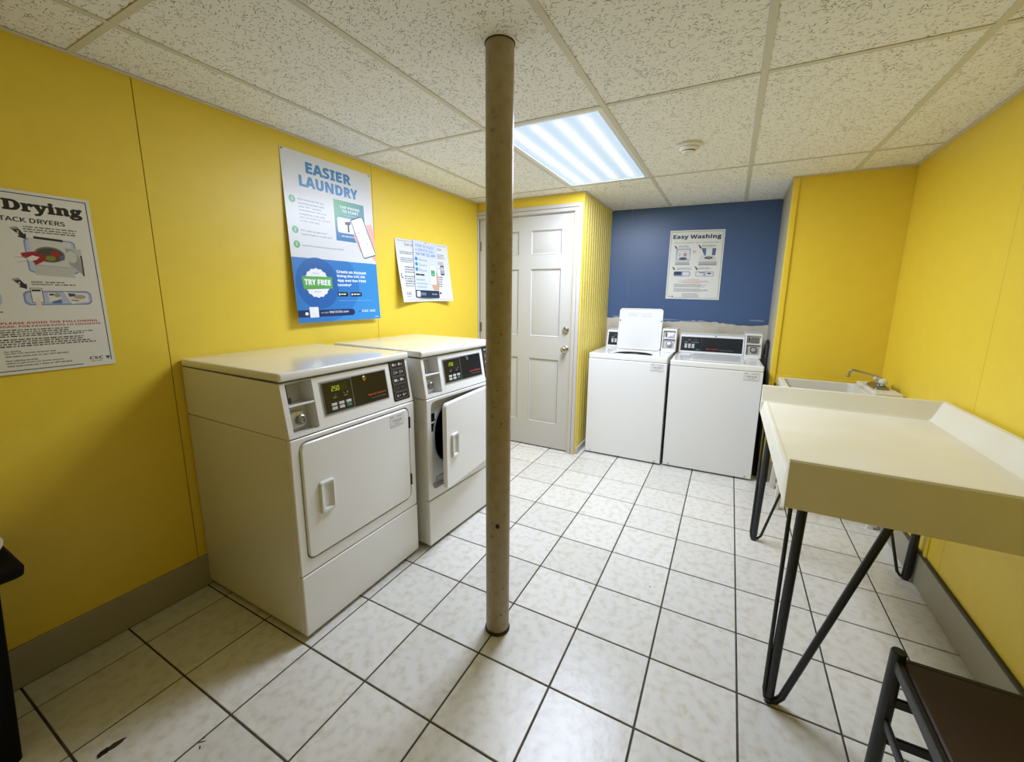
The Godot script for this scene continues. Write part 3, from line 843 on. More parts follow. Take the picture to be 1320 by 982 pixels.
func room() -> void:
	tile_floor()
	drop_ceiling()
	paneled_wall("wall_left", XL - 0.006, 1.0, [ZF, 0.935, -0.283, -1.503, -2.79], -2.79)
	paneled_wall("wall_right", XR + 0.006, -1.0, [ZF, 0.63, -0.59, -1.83, -3.03], -3.03)
	var g := Geo.new()
	g.box(Vector3(XL - 0.1, 0, ZF), Vector3(XR + 0.1, H + 0.05, ZF + 0.12))
	struct("wall_front", g, M.yellow_paint)
	# wall round the door
	g = Geo.new()
	g.box(Vector3(XL - 0.05, 2.105, -2.93), Vector3(0.255, H + 0.03, -2.79), 0.001)
	g.box(Vector3(0.176, 0, -2.93), Vector3(0.255, 2.105, -2.79), 0.001)
	g.box(Vector3(XL - 0.05, 0, -3.06), Vector3(0.25, H + 0.03, -2.95))
	struct("wall_door", g, M.yellow_paint)
	# beadboard side of the alcove
	g = Geo.new()
	var P := PackedVector2Array([Vector2(-2.7905, 0.17), Vector2(-2.7905, 0.2545)])
	var z := -2.80
	while z > -3.70:
		for k in [[0.0, 0.256], [0.032, 0.256], [0.0345, 0.2502], [0.0385, 0.2502], [0.0405, 0.2565], [0.045, 0.2585], [0.051, 0.2585], [0.0555, 0.2565], [0.0575, 0.2502], [0.0615, 0.2502], [0.064, 0.256]]:
			P.append(Vector2(z - k[0], k[1]))
		z -= 0.0665
	P.append(Vector2(z, 0.256)); P.append(Vector2(z, 0.17))
	g.prism(P, Vector3(0, 0, 0), Vector3.BACK, Vector3.RIGHT, Vector3(0, H + 0.03, 0))
	struct("wall_alcove", g, M.beadboard_paint)
	# blue back wall of the alcove: bare cream plaster with blue paint down to a ragged line
	var turn := atan2(0.10, 1.435)
	var wb := Geo.new()
	wb.box(Vector3(-0.15, 0, -0.12), Vector3(1.65, H + 0.05, 0))
	var back := struct("wall_back", wb, M.cream_wall)
	back.position = Vector3(0.255, 0, -3.655); back.rotation.y = turn
	for part in [[0.0, 0.1955], [0.1965, 1.445]]:
		g = Geo.new()
		P = PackedVector2Array([Vector2(part[1], H + 0.02), Vector2(part[0], H + 0.02)])
		var x: float = part[0]
		while x < part[1]:
			P.append(Vector2(x, 1.19 + 0.012 * sin(x * 9.0) - 0.018 * x + rng.randf_range(-0.006, 0.006)))
			x += 0.025
		P.append(Vector2(part[1], 1.165))
		g.prism(P, Vector3(0, 0, -0.001), Vector3.RIGHT, Vector3.UP, Vector3(0, 0, 0.0028))
		obj("blue_board", g, M.blue_paint, back)
	for s in [[0.50, 1.188, 0.22, 0.009], [0.80, 1.18, 0.14, 0.006], [0.12, 1.196, 0.09, 0.006], [1.345, 1.215, 0.07, 0.010]]:
		g = Geo.new()
		P = PackedVector2Array()
		for k in 18:
			var a := TAU * k / 18
			P.append(Vector2(s[0] + cos(a) * s[2] * rng.randf_range(0.75, 1.0), s[1] + sin(a) * s[3] * rng.randf_range(0.5, 1.0) - (s[0] + cos(a) * s[2] - 0.7) * 0.02))
		g.prism(P, Vector3(0, 0, 0.0016), Vector3.RIGHT, Vector3.UP, Vector3(0, 0, 0.0008))
		obj("paint_streak", g, M.blue_streak, back)
	# yellow wall over the tub, its return towards the alcove and the corner strip
	g = Geo.new()
	g.box(Vector3(1.70, 0, -3.16), Vector3(XR + 0.1, H + 0.03, -3.03), 0.001)
	struct("wall_sink", g, M.yellow_paint)
	g = Geo.new()
	g.box(Vector3(1.69, 0, -3.90), Vector3(1.80, H + 0.03, -3.035), 0.001)
	struct("wall_return", g, M.grey_side)
	g = Geo.new()
	g.box(Vector3(1.683, 0, -3.05), Vector3(1.722, H, -3.019), 0.005, 0.006, 2)
	struct("trim_2", g, M.yellow_paint)
	# the lower part of the yellow wall is a separate board
	g = Geo.new()
	g.box(Vector3(1.70, 0, -3.031), Vector3(XR, 0.84, -3.026), 0.001)
	struct("trim_3", g, M.yellow_paint)
	g = Geo.new()
	g.box(Vector3(XR - 0.008, 0.165, -1.985), Vector3(XR + 0.002, 0.80, -1.955), 0.003)
	struct("trim_4", g, M.yellow_paint)
	# baseboards
	for b in [["baseboard_left", Vector3(XL - 0.002, 0.001, -2.78), Vector3(XL + 0.012, 0.158, ZF)], ["baseboard_right", Vector3(XR - 0.014, 0.001, -3.02), Vector3(XR + 0.002, 0.158, ZF)], ["baseboard_back", Vector3(1.70, 0.001, -3.03), Vector3(XR, 0.158, -3.016)], ["baseboard_alcove", Vector3(0.25, 0.001, -3.60), Vector3(0.268, 0.055, -2.80)]]:
		g = Geo.new()
		g.box(b[1], b[2], 0.003)
		struct(b[0], g, M.base_vinyl if b[0] != "baseboard_alcove" else M.grey_trim)
	g = Geo.new()
	g.box(Vector3(XR - 0.014, 0.158, -3.02), Vector3(XR + 0.001, 0.172, ZF), 0.002)
	struct("trim_5", g, M.base_top)

func door() -> void:
	# six-panel door in a stepped casing
	var g := Geo.new()
	g.box(Vector3(-0.752, 0.012, -2.842), Vector3(0.168, 2.085, -2.814))
	var rows := [[0.242, 0.842], [1.045, 1.637], [1.76, 1.962]]
	var cols := [[-0.64, -0.343], [-0.225, 0.062]]
	var F := -2.80
	# stiles and rails stand proud of the recessed fields
	for c in [[-0.752, -0.64], [-0.343, -0.225], [0.062, 0.168]]:
		g.box(Vector3(c[0], 0.012, F - 0.016), Vector3(c[1], 2.085, F), 0.0)
	for r in [[0.012, 0.242], [0.842, 1.045], [1.637, 1.76], [1.962, 2.085]]:
		for c in cols:
			g.box(Vector3(c[0], r[0], F - 0.016), Vector3(c[1], r[1], F), 0.0)
	var d := struct("door_1", g, M.door_paint)
	for r in rows:
		for c in cols:
			var q := Geo.new()
			var cx: float = (c[0] + c[1]) / 2; var cy: float = (r[0] + r[1]) / 2
			var w: float = c[1] - c[0]; var h: float = r[1] - r[0]
			q.loft([Geo.xy(Geo.rr(w, h, 0, 1, cx, cy), F - 0.016), Geo.xy(Geo.rr(w - 0.004, h - 0.004, 0, 1, cx, cy), F - 0.0005), Geo.xy(Geo.rr(w - 0.022, h - 0.022, 0, 1, cx, cy), F - 0.0125), Geo.xy(Geo.rr(w - 0.03, h - 0.03, 0, 1, cx, cy), F - 0.0125), Geo.xy(Geo.rr(w - 0.075, h - 0.075, 0, 1, cx, cy), F - 0.002)])
			obj("door_panel", q, M.door_paint, d)
	var k := Geo.new()
	k.lathe(Vector3(0.125, 0.945, F), Vector3.BACK, [Vector2(0.031, 0), Vector2(0.031, 0.004), Vector2(0.026, 0.008), Vector2(0.012, 0.012), Vector2(0.011, 0.026), Vector2(0.022, 0.034), Vector2(0.0265, 0.046), Vector2(0.0255, 0.056), Vector2(0.018, 0.063), Vector2(0.001, 0.065)], 28)
	obj("door_knob", k, M.nickel, d)
	k = Geo.new()
	k.lathe(Vector3(0.125, 1.115, F), Vector3.BACK, [Vector2(0.03, 0), Vector2(0.03, 0.005), Vector2(0.025, 0.018), Vector2(0.02, 0.021), Vector2(0.001, 0.022)], 28)
	k.plate(0.125, 1.115, 0.004, 0.02, F + 0.02, F + 0.0235, 0.001)
	obj("deadbolt", k, M.nickel, d)
	for y in [1.855, 1.105, 0.25]:
		k = Geo.new()
		k.cyl(Vector3(-0.755, y - 0.045, F + 0.006), Vector3(-0.755, y + 0.045, F + 0.006), 0.006)
		k.box(Vector3(-0.752, y - 0.043, F - 0.001), Vector3(-0.735, y + 0.043, F + 0.002))
		obj("door_hinge", k, M.hinge_metal, d)
	# casing
	g = Geo.new()
	for s in [[Vector3(0.1700, 0.0, -2.86), Vector3(0.1775, 2.0865, -2.7995)], [Vector3(-0.757, 2.087, -2.86), Vector3(0.1775, 2.1055, -2.7995)], [Vector3(0.176, 0.0, -2.80), Vector3(0.246, 2.0915, -2.779)], [Vector3(0.182, 0.0, -2.785), Vector3(0.212, 2.0955, -2.772)], [Vector3(0.216, 0.0, -2.785), Vector3(0.246, 2.1255, -2.768)], [Vector3(-0.768, 2.092, -2.80), Vector3(0.246, 2.156, -2.779)], [Vector3(-0.768, 2.096, -2.785), Vector3(0.2155, 2.122, -2.772)], [Vector3(-0.768, 2.126, -2.785), Vector3(0.246, 2.156, -2.768)], [Vector3(-0.7695, 0.0, -2.80), Vector3(-0.757, 2.0915, -2.779)]]:
		g.box(s[0], s[1], 0.0025)
	struct("trim_1", g, M.grey_trim)

# ------------------------------------------------------------------ appliances
const DW := 0.69          # dryer width

func dryer(label: String, at: Vector3, turn: float, open: float, code: String) -> Node3D:
	var t := thing("clothes_dryer", label, "clothes dryer", at, turn, "coin dryers along the yellow wall")
	var c := -DW / 2      # u = 0 at the left edge
	var g := Geo.new()
	var n := 7
	var cu := c + 0.345; var cyv := 0.595
	# cabinet with its door recess and squared drum mouth
	var mouth := Vector2(c + 0.345, 0.625)
	var m0 := Geo.rr(0.505, 0.38, 0.165, n, mouth.x, mouth.y)
	var m1 := Geo.rr(0.49, 0.365, 0.155, n, mouth.x, mouth.y)
	var outer := Geo.rr(DW, 0.843, 0.008, n, 0, 0.4415)
	g.loft([Geo.xy(outer, -0.725), Geo.xy(outer, -0.024), Geo.xy(Geo.rr(DW - 0.012, 0.83, 0.006, n, 0, 0.4415), -0.021), Geo.xy(Geo.rr(0.614, 0.498, 0.034, n, cu - 0.003, cyv), -0.021), Geo.xy(Geo.rr(0.608, 0.492, 0.034, n, cu - 0.003, cyv), -0.034), Geo.xy(m0, -0.034), Geo.xy(m1, -0.05), Geo.xy(m1, -0.55)])
	obj("cabinet", g, M.enamel_side, t)
	g = Geo.new()
	g.loft([Geo.xy(m1, -0.046), Geo.xy(m1, -0.548), Geo.xy(Geo.rr(0.05, 0.04, 0.018, n, mouth.x, mouth.y), -0.548), Geo.xy(Geo.rr(0.05, 0.04, 0.018, n, mouth.x, mouth.y), -0.54), Geo.xy(Geo.rr(0.48, 0.355, 0.15, n, mouth.x, mouth.y), -0.54), Geo.xy(Geo.rr(0.48, 0.355, 0.15, n, mouth.x, mouth.y), -0.046)], false, false, true)
	obj("drum", g, M.drum_dark, t)
	g = Geo.new()
	g.loft([Geo.xy(Geo.rr(0.525, 0.40, 0.175, n, mouth.x, mouth.y), -0.036), Geo.xy(Geo.rr(0.521, 0.396, 0.173, n, mouth.x, mouth.y), -0.028), Geo.xy(Geo.rr(0.507, 0.382, 0.166, n, mouth.x, mouth.y), -0.027), Geo.xy(Geo.rr(0.503, 0.378, 0.164, n, mouth.x, mouth.y), -0.036)], false, false, true)
	obj("drum_ring", g, M.chrome, t)
	g = Geo.new()
	g.plate(c + 0.17, 0.376, 0.14, 0.024, -0.035, -0.026, 0.008, 0.002)
	obj("lint_slot", g, M.grey_inside, t)
	for y in [0.745, 0.688]:
		g = Geo.new()
		g.plate(c + 0.082, y, 0.034, 0.046, -0.035, -0.0325, 0.004)
		obj("warning_label", g, M.black_gloss, t)
	# front skin above, kick panel below
	g = Geo.new()
	var po := Geo.rr(DW - 0.002, 0.572, 0.006, n, 0, 0.577)
	var pi := Geo.rr(0.618, 0.502, 0.036, n, cu - 0.003, cyv)
	g.loft([Geo.xy(po, -0.0205), Geo.xy(po, -0.003), Geo.xy(Geo.rr(DW - 0.008, 0.566, 0.004, n, 0, 0.577), 0.0), Geo.xy(pi, 0.0), Geo.xy(pi, -0.0205)], false, false, true)
	obj("front_panel", g, M.enamel, t)
	g = Geo.new()
	g.plate(0, 0.1535, DW - 0.002, 0.267, -0.0205, 0.003, 0.006, 0.004)
	obj("kick_panel", g, M.enamel, t)
	for s in [[-1, -0.05], [1, -0.05], [-1, -0.67], [1, -0.67]]:
		g = Geo.new()
		g.cyl(Vector3(s[0] * (DW / 2 - 0.05), 0, s[1]), Vector3(s[0] * (DW / 2 - 0.05), 0.021, s[1]), 0.02)
		obj("foot", g, M.gap_dark, t)
	# slanted control console with the coin recess
	var up := Vector3(0, 0.214, -0.036).normalized()
	var fo := Vector3(0, 0.866, -0.002)
	var nm := Vector3.RIGHT.cross(up)
	var hole := Geo.rr(0.112, 0.198, 0.004, 2, c + 0.081, 0.1165)
	var ln := (0.214 / up.y)
	g = Geo.new()
	g.loft([Geo.lift(Geo.rr(DW, 0.216, 0.003, 2, 0, 0.976), Vector3(0, 0, -0.725), Vector3.RIGHT, Vector3.UP), Geo.lift(Geo.rr(DW, ln, 0.005, 2, 0, ln / 2), fo - nm * 0.006, Vector3.RIGHT, up), Geo.lift(Geo.rr(DW - 0.008, ln - 0.006, 0.005, 2, 0, ln / 2), fo, Vector3.RIGHT, up), Geo.lift(hole, fo, Vector3.RIGHT, up), Geo.lift(Geo.rr(0.106, 0.194, 0.004, 2, c + 0.078, 0.1165), fo - nm * 0.062, Vector3.RIGHT, up)])
	obj("console", g, M.enamel, t)
	var fr := Transform3D(Basis(Vector3.RIGHT, up, nm), fo)     # console face frame
	g = Geo.new(); g.xf = fr
	g.box(Vector3(c + 0.0255, 0.12, -0.062), Vector3(c + 0.1365, 0.128, 0.0), 0.002)
	obj("coin_shelf", g, M.enamel, t)
	g = Geo.new(); g.xf = fr
	g.plate(c + 0.09, 0.168, 0.07, 0.07, -0.0625, -0.058, 0.003, 0.002)
	obj("coin_plate", g, M.grey_inside, t)
	g = Geo.new(); g.xf = fr
	g.plate(c + 0.044, 0.182, 0.007, 0.048, -0.06, -0.028, 0.002, 0.001)
	g.plate(c + 0.044, 0.145, 0.016, 0.022, -0.06, -0.018, 0.003, 0.001)
	obj("coin_slot", g, M.gap_dark, t)
	g = Geo.new(); g.xf = fr
	g.plate(c + 0.072, 0.066, 0.062, 0.068, -0.0625, -0.03, 0.012, 0.006)
	var vault := obj("coin_vault", g, M.chrome, t)
	g = Geo.new(); g.xf = fr
	g.lathe(Vector3(c + 0.08, 0.062, -0.03), Vector3.BACK, [Vector2(0.02, 0), Vector2(0.02, 0.014), Vector2(0.016, 0.017), Vector2(0.011, 0.017), Vector2(0.009, 0.013), Vector2(0.001, 0.013)], 20)
	obj("vault_lock", g, M.steel, vault)
	g = Geo.new(); g.xf = fr
	g.plate(c + 0.349, 0.1215, 0.366, 0.146, -0.001, 0.0015, 0.004)
	obj("display_bezel", g, M.grey_inside, t)
	g = Geo.new(); g.xf = fr
	g.print_plate(c + 0.349, 0.1215, 0.354, 0.134, 0.001, 0.003)
	var dp := obj("display_panel", g, M.dryer_panel, t)
	g = Geo.new(); g.xf = fr
	g.print_plate(c + 0.254, 0.156, 0.084, 0.027, 0.0025, 0.0036)
	obj("led_display", g, M.led_print, dp)
	for i in 6:
		g = Geo.new(); g.xf = fr
		g.plate(c + 0.218 + 0.037 * (i % 3), 0.09 - 0.0165 * (i / 3), 0.027, 0.012, 0.0025, 0.0062, 0.002, 0.0012)
		obj("button", g, M.button_green if i == 5 else M.button_white, dp)
	g = Geo.new(); g.xf = fr
	g.lathe(Vector3(c + 0.391, 0.17, 0.0025), Vector3.BACK, [Vector2(0.011, 0), Vector2(0.011, 0.004), Vector2(0.008, 0.006), Vector2(0.003, 0.006), Vector2(0.003, 0.003), Vector2(0.0005, 0.003)], 18)
	obj("key_lock", g, M.brass if open < 0.01 else M.steel, dp)
	g = Geo.new(); g.xf = fr
	g.plate(c + 0.614, 0.124, 0.112, 0.204, -0.001, 0.0015, 0.008)
	obj("legend_bezel", g, M.black_gloss, t)
	g = Geo.new(); g.xf = fr
	g.print_plate(c + 0.614, 0.124, 0.106, 0.196, 0.001, 0.0025)
	obj("legend_plate", g, M.legend, t)
	# top
	g = Geo.new()
	g.box(Vector3(-DW / 2 - 0.003, 1.086, -0.728), Vector3(DW / 2 + 0.003, 1.12, -0.026), 0.007, 0.012, 3)
	obj("top_panel", g, M.enamel_top, t, 50.0)
	# door on its right-hand hinges
	var piv := Node3D.new()
	g = Geo.new()
	var dw := 0.603 if open < 0.01 else 0.586
	g.plate(-dw / 2 - 0.002, cyv, dw, 0.488, -0.014, 0.009, 0.03, 0.006, n)
	var dr := obj("door", g, M.enamel, t)
	piv.free()
	dr.position = Vector3(c + 0.6435, 0, -0.002)
	dr.rotation.y = open
	g = Geo.new()
	var hc := Vector2(-0.508, 0.59)
	g.loft([Geo.xy(Geo.rr(0.07, 0.138, 0.012, 4, hc.x, hc.y), 0.008), Geo.xy(Geo.rr(0.066, 0.134, 0.01, 4, hc.x, hc.y), 0.018), Geo.xy(Geo.rr(0.058, 0.126, 0.009, 4, hc.x, hc.y), 0.021), Geo.xy(Geo.rr(0.04, 0.108, 0.007, 4, hc.x + 0.004, hc.y), 0.019), Geo.xy(Geo.rr(0.03, 0.1, 0.007, 4, hc.x + 0.001, hc.y), 0.0095)])
	obj("door_handle", g, M.white_plastic, dr)
	g = Geo.new()
	g.print_plate(-0.087, 0.797, 0.094, 0.06, 0.0085, 0.0097)
	obj("sticker", g, sticker_print(code), dr)
	for y in [0.76, 0.448]:
		g = Geo.new()
		g.box(Vector3(c + 0.6445, y - 0.03, -0.004), Vector3(c + 0.6525, y + 0.03, 0.007), 0.001)
		obj("hinge", g, M.gap_dark, t)
	return t

func washer(label: String, at: Vector3, turn: float, open: bool, W: float, dh: float, code: String) -> Node3D:
	var t := thing("washing_machine", label, "washing machine", at, turn, "coin washers in the blue alcove")
	var D := 0.69
	var g := Geo.new()
	g.box(Vector3(-W / 2, 0.014, -D), Vector3(W / 2, 0.872 + dh, 0), 0.004, 0.006, 2)
	obj("cabinet", g, M.enamel, t)
	for s in [[-1, -0.05], [1, -0.05], [-1, -0.63], [1, -0.63]]:
		g = Geo.new()
		g.cyl(Vector3(s[0] * (W / 2 - 0.05), 0, s[1]), Vector3(s[0] * (W / 2 - 0.05), 0.016, s[1]), 0.02)
		obj("foot", g, M.gap_dark, t)
	for s in [-1, 1]:
		g = Geo.new()
		g.plate(s * (W / 2 - 0.045), 0.03, 0.014, 0.012, -0.001, 0.003, 0.003, 0.001)
		obj("panel_clip", g, M.grey_inside, t)
	# deck with the lid well and the tub mouth
	var u := -W / 2
	var y0 := 0.876 + dh; var y1 := 0.918 + dh
	var n := 7
	var lx := u + 0.33; var lz := -0.285
	g = Geo.new()
	g.loft([Geo.xz(Geo.rr(W - 0.004, D, 0.01, n, 0, -D / 2), y0), Geo.xz(Geo.rr(W + 0.002, D + 0.002, 0.012, n, 0, -D / 2), y0 + 0.006), Geo.xz(Geo.rr(W + 0.002, D + 0.002, 0.012, n, 0, -D / 2), y1 - 0.007), Geo.xz(Geo.rr(W - 0.01, D - 0.01, 0.012, n, 0, -D / 2), y1), Geo.xz(Geo.rr(0.405, 0.40, 0.03, n, lx, lz), y1), Geo.xz(Geo.rr(0.395, 0.39, 0.03, n, lx, lz), y1 - 0.018), Geo.xz(Geo.circ(0.17, 32, lx, lz + 0.01), y1 - 0.022), Geo.xz(Geo.circ(0.165, 32, lx, lz + 0.01), y0 + 0.002)], true, true)
	obj("deck", g, M.enamel_top, t)
	g = Geo.new()
	g.lathe(Vector3(lx, y0 + 0.003, lz + 0.01), Vector3.UP, [Vector2(0.164, 0), Vector2(0.164, 0.016), Vector2(0.158, 0.016), Vector2(0.155, 0.003), Vector2(0.05, 0.002), Vector2(0.045, 0.014), Vector2(0.001, 0.016)], 32)
	obj("tub", g, M.tub_steel, t)
	# lid, hinged at the back of its well
	g = Geo.new()
	var lw := 0.396; var lh := 0.385
	g.plate(0, lh / 2, lw, lh, -0.012, 0.0, 0.028, 0.003, n)
	if open:
		g.loft([Geo.xy(Geo.rr(lw, lh, 0.028, n, 0, lh / 2), 0.0), Geo.xy(Geo.rr(lw, lh, 0.028, n, 0, lh / 2), 0.006), Geo.xy(Geo.rr(lw - 0.012, lh - 0.012, 0.024, n, 0, lh / 2), 0.006), Geo.xy(Geo.rr(lw - 0.012, lh - 0.012, 0.024, n, 0, lh / 2), 0.0)], false, false, true)
	var lid := obj("lid", g, M.enamel, t)
	lid.position = Vector3(lx, y1 - 0.004 if open else y1 - 0.0075, lz - 0.192)
	lid.rotation.x = deg_to_rad(-9.0) if open else PI / 2
	if open:
		var p := Paint.new(300, 60, hexc("e3e5e6"))
		p.rows(0.02, 0.1, 0.45, 0.9, 3, hexc("b7babd"), rng); p.rows(0.5, 0.1, 0.98, 0.9, 3, hexc("b7babd"), rng)
		g = Geo.new()
		g.print_plate(0.0, lh - 0.06, 0.24, 0.045, 0.0, 0.0012)
		obj("lid_label", g, printed("lid_label", p, 0.4), lid)
		for s in [-1, 1]:
			g = Geo.new()
			g.cyl(Vector3(s * (lw / 2 - 0.011), 0.27, 0.0), Vector3(s * (lw / 2 - 0.011), 0.27, 0.008), 0.005)
			obj("lid_bumper", g, M.gap_dark, lid)
	else:
		g = Geo.new()
		g.plate(0, 0.05, lw - 0.03, 0.055, -0.013, -0.010, 0.008, 0.001)
		g.xf = Transform3D()
		obj("lid_recess", g, M.grey_inside, lid)
	# control console
	var up := Vector3(0, 0.16, -0.045).normalized()
	var nm := Vector3.RIGHT.cross(up)
	var fo := Vector3(u + 0.015, y1 + 0.002, -0.505)
	var cw := 0.527; var ch := 0.172
	g = Geo.new()
	g.loft([Geo.lift(Geo.rr(cw, ch, 0.006, 3, cw / 2, ch / 2), Vector3(fo.x, fo.y, -D + 0.01), Vector3.RIGHT, Vector3.UP), Geo.lift(Geo.rr(cw, ch, 0.008, 3, cw / 2, ch / 2), fo - nm * 0.008, Vector3.RIGHT, up), Geo.lift(Geo.rr(cw - 0.012, ch - 0.01, 0.008, 3, cw / 2, ch / 2), fo, Vector3.RIGHT, up)])
	obj("console", g, M.enamel, t)
	var fr := Transform3D(Basis(Vector3.RIGHT, up, nm), fo)
	g = Geo.new(); g.xf = fr
	g.print_plate(cw / 2 + 0.002, ch / 2 - 0.002, cw - 0.034, 0.128, -0.001, 0.002)
	var dp := obj("control_panel", g, M.washer_panel, t)
	for i in 3:
		for k in 3:
			g = Geo.new(); g.xf = fr
			g.plate(0.062 + 0.03 * i, 0.078 - 0.0135 * k, 0.021, 0.011, 0.0015, 0.005, 0.002, 0.001)
			obj("button", g, M.button_white, dp)
	g = Geo.new(); g.xf = fr
	g.cyl(Vector3(cw * 0.57, ch - 0.012, 0), Vector3(cw * 0.57, ch - 0.012, 0.005), 0.005)
	obj("console_screw", g, M.gap_dark, t)
	# coin meter case
	var bx := u + 0.6025
	var bo := Vector3(bx, y1 - 0.002, -0.425)
	up = Vector3(0, 0.2, -0.055).normalized(); nm = Vector3.RIGHT.cross(up)
	var bw := 0.122; var bh := 0.212
	g = Geo.new()
	g.loft([Geo.lift(Geo.rr(bw, 0.205, 0.004, 2, 0, 0.1025), Vector3(bx, y1 - 0.002, -D + 0.01), Vector3.RIGHT, Vector3.UP), Geo.lift(Geo.rr(bw, bh, 0.004, 2, 0, bh / 2), bo - nm * 0.003, Vector3.RIGHT, up), Geo.lift(Geo.rr(bw - 0.006, bh - 0.006, 0.004, 2, 0, bh / 2), bo, Vector3.RIGHT, up), Geo.lift(Geo.rr(bw - 0.016, bh - 0.045, 0.004, 2, 0, bh / 2 + 0.006), bo, Vector3.RIGHT, up), Geo.lift(Geo.rr(bw - 0.02, bh - 0.049, 0.004, 2, 0, bh / 2 + 0.006), bo - nm * 0.03, Vector3.RIGHT, up)])
	obj("coin_case", g, M.enamel_side, t)
	fr = Transform3D(Basis(Vector3.RIGHT, up, nm), bo)
	g = Geo.new(); g.xf = fr
	g.box(Vector3(-bw / 2 + 0.008, bh / 2 + 0.012, -0.03), Vector3(bw / 2 - 0.008, bh / 2 + 0.019, 0.001), 0.001)
	obj("coin_shelf", g, M.enamel, t)
	g = Geo.new(); g.xf = fr
	g.plate(0.012, bh / 2 + 0.052, 0.062, 0.05, -0.031, -0.026, 0.003, 0.002)
	obj("coin_plate", g, M.steel, t)
	g = Geo.new(); g.xf = fr
	g.plate(-0.032, bh / 2 + 0.054, 0.007, 0.04, -0.03, -0.01, 0.002, 0.001)
	obj("coin_slot", g, M.gap_dark, t)
	g = Geo.new(); g.xf = fr
	g.plate(0.0, bh / 2 - 0.03, 0.09, 0.075, -0.031, -0.024, 0.004, 0.002)
	var cp := obj("vault_plate", g, M.grey_inside, t)
	g = Geo.new(); g.xf = fr
	g.loft([Geo.xy(Geo.rr(0.048, 0.048, 0.014, 4, 0.002, bh / 2 - 0.03), -0.024), Geo.xy(Geo.rr(0.048, 0.048, 0.014, 4, 0.002, bh / 2 - 0.03), -0.010), Geo.xy(Geo.rr(0.04, 0.04, 0.012, 4, 0.002, bh / 2 - 0.03), -0.010), Geo.xy(Geo.rr(0.04, 0.04, 0.012, 4, 0.002, bh / 2 - 0.03), -0.024)], false, false, true)
	obj("vault_ring", g, M.steel, cp)
	g = Geo.new(); g.xf = fr
	g.lathe(Vector3(0.002, bh / 2 - 0.03, -0.024), Vector3.BACK, [Vector2(0.016, 0), Vector2(0.016, 0.012), Vector2(0.006, 0.013), Vector2(0.005, 0.009), Vector2(0.0005, 0.009)], 18)
	obj("vault_lock", g, M.chrome, cp)
	g = Geo.new()
	g.plate(0, 0, 0.07, 0.012, 0.0, 0.002, 0.003)
	var ds := obj("deck_label", g, M.grey_inside, t)
	ds.position = Vector3(bx, y1 + 0.0002, -0.36); ds.rotation.x = -PI / 2
	g = Geo.new()
	g.print_plate(W / 2 - 0.075, 0.832 + dh, 0.103, 0.063, -0.001, 0.0012)
	obj("sticker", g, sticker_print(code), t)
	return t

# ------------------------------------------------------------------ furniture and fittings
func support_post() -> void:
	var t := thing("support_post", "brown painted round steel post from floor to ceiling in front of the dryers", "post", Vector3(0.6125, 0, -0.757))
	var g := Geo.new()
	g.lathe(Vector3(0, 0.0, 0), Vector3.UP, [Vector2(0.0488, 0.0), Vector2(0.0488, 0.9), Vector2(0.0482, 0.902), Vector2(0.0488, 0.905), Vector2(0.0488, H + 0.0005)], 48)
	obj("pipe", g, M.post_paint, t)
	g = Geo.new()
	g.lathe(Vector3(0, 0.0005, 0), Vector3.UP, [Vector2(0.052, 0.0), Vector2(0.053, 0.006), Vector2(0.0505, 0.014), Vector2(0.0475, 0.016)], 40)
	obj("base_collar", g, M.post_foot, t)
	g = Geo.new()
	g.lathe(Vector3(0, H + 0.0005, 0), Vector3.UP, [Vector2(0.0515, 0.0), Vector2(0.0515, 0.003), Vector2(0.046, 0.003)], 40)
	obj("ceiling_collar", g, M.post_foot, t)
	# chipped paint facing the room
	for c in [[0.505, 0.04, 0.012, 0.013], [0.93, -0.25, 0.003, 0.004], [1.06, 0.1, 0.003, 0.003], [0.30, 0.5, 0.003, 0.004], [1.27, -0.2, 0.004, 0.003], [0.22, -0.5, 0.003, 0.004], [0.10, -0.3, 0.006, 0.0025], [1.24, 0.0, 0.002, 0.004]]:
		g = Geo.new()
		var a: float = atan2(1.34, 0.76) + c[1]
		var o := Vector3(cos(a), 0, sin(a))
		var P := PackedVector2Array()
		for k in 9:
			var q := TAU * k / 9
			P.append(Vector2(cos(q) * c[2], sin(q) * c[3]) * rng.randf_range(0.6, 1.0))
		g.prism(P, o * 0.0475 + Vector3(0, c[0], 0), Vector3.UP.cross(o), Vector3.UP, o * 0.0017)
		obj("paint_chip", g, M.post_chip, t)

